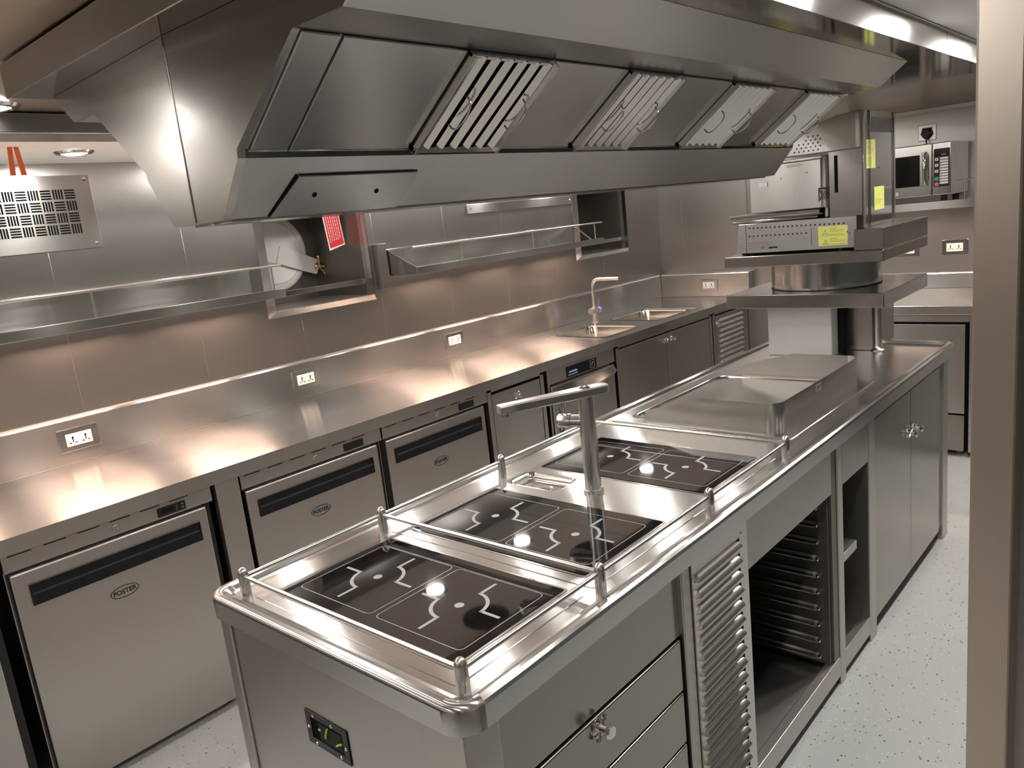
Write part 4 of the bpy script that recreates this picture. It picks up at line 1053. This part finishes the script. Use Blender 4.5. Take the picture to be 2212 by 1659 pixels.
mb = MB(); mb.box(-.222, -.206, BY0 - .006, BY0 - .002, 1.790, 1.922); mb.build('bracket', M['chrome'], tb)
mb = MB(); mb.box(-.200, -.1965, BY0 + .004, 3.098, 1.462, 1.930); bk = mb.build('back_plate', M['mirror'], sl, bevel=.001)
mb = MB()
for k in range(26): y = BY0 + .09 + .0125 * k; mb.box(-.1965, -.1958, y, y + .005, 1.845, 1.905)
mb.build('vent_slot', M['ink'], bk)
mb = MB()
for y in (BY0 + .006, BY0 + .075, 3.06): mb.box(-.1965, -.1905, y, y + .006, 1.462, 1.93)
mb.build('edge_fold', M['bright'], bk)
for y0, y1, z0, z1 in ((2.70, 2.815, 1.700, 1.815), (2.80, 2.93, 1.525, 1.622)):
    mb = MB(); mb.box(-.1964, -.1956, y0, y1, z0, z1); sk = mb.build('notice_sticker', M['yellow'], bk)
    mb = MB(); random.seed(int(z0 * 100)); nrow = 11 if z1 > 1.8 else 4
    for k in range(nrow):
        if nrow == 11 and k == 5: continue
        zz = z1 - .030 - .0075 * k - (.02 if nrow == 4 else 0)
        if zz < z0 + .005: break
        mb.box(-.1956, -.1953, y0 + .012, y0 + .012 + (y1 - y0 - .03) * (.5 + .5 * random.random() if k % 4 else .3), zz, zz + .0024)
    mb.build('print', M['olive'], sk)
mb = MB(); mb.lathe((-.1965, 2.862, 1.70), (1, 0, 0), [(.006, 0), (.005, .002), (.001, .003)], 10); mb.build('screw', M['chrome'], bk)

# ================================================================ BACK WALL: COUNTER, SHELF, MICROWAVE
bc = thing('back_counter', 'steel counter with upstand along the back wall, right of the grill stand', 'worktop', (.4, 4.6, .848))
MB().box(-.95, 1.29, 4.195, 4.975, .848, .9).build('worktop_sheet', M['top'], bc, bevel=.003)
mb = MB(); mb.prism([(-.95, 4.999, .9), (-.95, 4.975, .9), (-.95, 4.975, .995), (-.95, 4.979, 1.001), (-.95, 4.999, 1.004)], (2.24, 0, 0)); mb.build('upstand', M['top'], bc, bevel=.002)
cb = thing('back_cabinet', 'steel unit with door over drawer under the back counter', 'cabinet', (-.5, 4.55, FL))
MB().box(-.90, -.121, 4.23, 4.95, .06, .846).build('body', M['front'], cb)
mb = MB(); mb.box(-.90, -.121, 4.2285, 4.2299, .06, .80); mb.build('shadow_gap', M['dark'], cb)
MB().box(-.90, -.121, 4.212, 4.2295, .806, .846).build('top_fascia', M['front'], cb)
MB().box(-.898, -.141, 4.205, 4.2285, .262, .790).build('door', M['front'], cb, bevel=.002)
MB().box(-.898, -.141, 4.205, 4.2285, .035, .253).build('drawer', M['island'], cb, bevel=.002)
for x in (-.80, -.185): MB().lathe((x, 4.30, FL), (0, 0, 1), [(.020, 0), (.024, .012), (.024, .066)], 16).build('foot', M['satin'], cb)
o = MB().box(-.119, .62, 4.205, 4.95, .030, .846).build('tall_panel_unit', M['front'], bevel=.003)
tag(o, 'plain steel unit under the back counter, beside the right-hand post', 'cabinet')
mb = MB()
for x in (-.05, .55): mb.cyl((x, 4.26, FL), (x, 4.26, .031), .018, 14); mb.cyl((x, 4.9, FL), (x, 4.9, .031), .018, 14)
mb.build('foot', M['rubber'], o)
sh = thing('back_shelf', 'deep steel wall shelf carrying the microwave on the back wall', 'shelf', (.2, 4.8, 1.43))
mb = MB(); mb.prism([(-.93, 4.999, 1.470), (-.93, 4.999, 1.458), (-.93, 4.575, 1.432), (-.93, 4.575, 1.481), (-.93, 4.582, 1.481), (-.93, 4.582, 1.470)], (2.2, 0, 0)); mb.build('shelf_board', M['top'], sh, bevel=.002)
mb = MB(); mb.tube([(-.275, 4.59, 1.591), (1.26, 4.59, 1.591)], .005, 10); mb.build('rail', M['satin'], sh)
for x in (-.233, .45, 1.1): MB().cyl((x, 4.59, 1.47), (x, 4.59, 1.591), .0045, 10).build('rail_post', M['satin'], sh)
for x in (-.66, -.1, .6):
    MB().lathe((x, 4.80, 1.452), (0, 0, -1), [(.034, 0), (.034, .012), (.026, .016)], 20).build('light_housing', M['black'], sh)
    MB().lathe((x, 4.80, 1.4355), (0, 0, -1), [(.024, 0), (.022, .002)], 20).build('light_lens', M['puck'], sh)
mw = thing('microwave', 'steel microwave with black window and keypad on the back shelf', 'microwave', (-.55, 4.75, 1.47))
MX0, MX1, MF = -.83, -.292, 4.555
MB().box(MX0, MX1, MF, 4.96, 1.515, 1.822).build('body', M['front'], mw, bevel=.004)
dr = MB().box(MX0 + .002, -.396, MF - .022, MF - .0005, 1.518, 1.820).build('door', M['bright'], mw, bevel=.004)
mb = MB(); mb.box(MX0 + .06, -.462, MF - .0235, MF - .0218, 1.580, 1.762); mb.build('window', M['glass'], dr)
mb = MB(); pts = [(-.428, MF - .022, 1.768), (-.428, MF - .048, 1.760), (-.428, MF - .058, 1.735), (-.428, MF - .058, 1.615), (-.428, MF - .048, 1.590), (-.428, MF - .022, 1.582)]
mb.tube(pts, .009, 12); mb.box(-.452, -.418, MF - .026, MF - .0218, 1.572, 1.778); mb.build('door_handle', M['chrome'], dr, bevel=.001)
mb = MB(); mb.box(-.636, -.584, MF - .0232, MF - .0218, 1.536, 1.553); mb.mi = 1; mb.box(-.604, -.590, MF - .0236, MF - .0230, 1.543, 1.546); mb.build('maker_plate', [M['white'], M['ink']], dr)
pn = MB().box(-.394, MX1 - .001, MF - .022, MF - .0005, 1.518, 1.820).build('control_panel', M['bright'], mw, bevel=.004)
mb = MB(); mb.ring_rows([[(x, MF - .0218, z) for x, z in rr(-.386, -.300, 1.566, 1.786, .006, 3)], [(x, MF - .0236, z) for x, z in rr(-.386, -.300, 1.566, 1.786, .006, 3)]]); kp = mb.build('keypad', M['black'], pn)
mb = MB()
for k in range(10): z = 1.735 - .0158 * k; mb.box(-.353, -.308, MF - .0246, MF - .0234, z - .0115, z)
for k in range(3): z = 1.733 - .034 * k; mb.box(-.380, -.361, MF - .0246, MF - .0234, z - .016, z)
mb.mi = 1; mb.box(-.380, -.359, MF - .0246, MF - .0234, 1.602, 1.623)
mb.mi = 2; mb.box(-.380, -.359, MF - .0246, MF - .0234, 1.571, 1.592)
mb.mi = 3
for k in range(10): z = 1.735 - .0158 * k; mb.box(-.349, -.346, MF - .0249, MF - .0246, z - .008, z - .004)
for k in range(3): z = 1.733 - .034 * k; mb.box(-.375, -.367, MF - .0249, MF - .0246, z - .010, z - .006)
mb.build('key', [M['white'], M['green'], M['pink'], M['ink']], kp)
mb = MB(); mb.box(-.379, -.307, MF - .0242, MF - .0234, 1.745, 1.780); mb.mi = 1
for k in range(4): mb.box(-.345 + .007 * k, -.341 + .007 * k, MF - .0245, MF - .0242, 1.749, 1.753)
mb.build('display', [M['glass'], M['white']], kp)
for x in (MX0 + .05, MX1 - .055): 
    for y in (MF + .05, 4.90): MB().cyl((x, y, 1.470), (x, y, 1.516), .018, 14).build('foot', M['rubber'], mw)
ps = thing('power_socket', 'square steel power socket above the microwave on the back wall', 'socket', (-.535, YB, 1.86))
MB().box(-.588, -.484, YB - .008, YB - .0005, 1.856, 1.958).build('cover_plate', M['stand'], ps, bevel=.003)
MB().box(-.566, -.506, YB - .011, YB - .008, 1.878, 1.936).build('socket_insert', M['black'], ps, bevel=.003)
pg = thing('power_plug', 'black three-pin plug with cord in the socket above the microwave', 'plug', (-.536, YB - .03, 1.87))
mb = MB(); pts = [(-.567, 1.895), (-.560, 1.918), (-.545, 1.930), (-.527, 1.930), (-.512, 1.918), (-.505, 1.895), (-.518, 1.880), (-.528, 1.865), (-.544, 1.865), (-.554, 1.880)]
mb.prism([(x, YB - .011, z) for x, z in pts], (0, -.034, 0)); mb.build('body', M['black'], pg, bevel=.004)
mb = MB(); mb.tube([(-.536, YB - .030, 1.868), (-.533, YB - .034, 1.845), (-.528, YB - .030, 1.81), (-.523, YB - .022, 1.76), (-.52, YB - .02, 1.50)], .0042, 8); mb.build('cord', M['rubber'], pg)
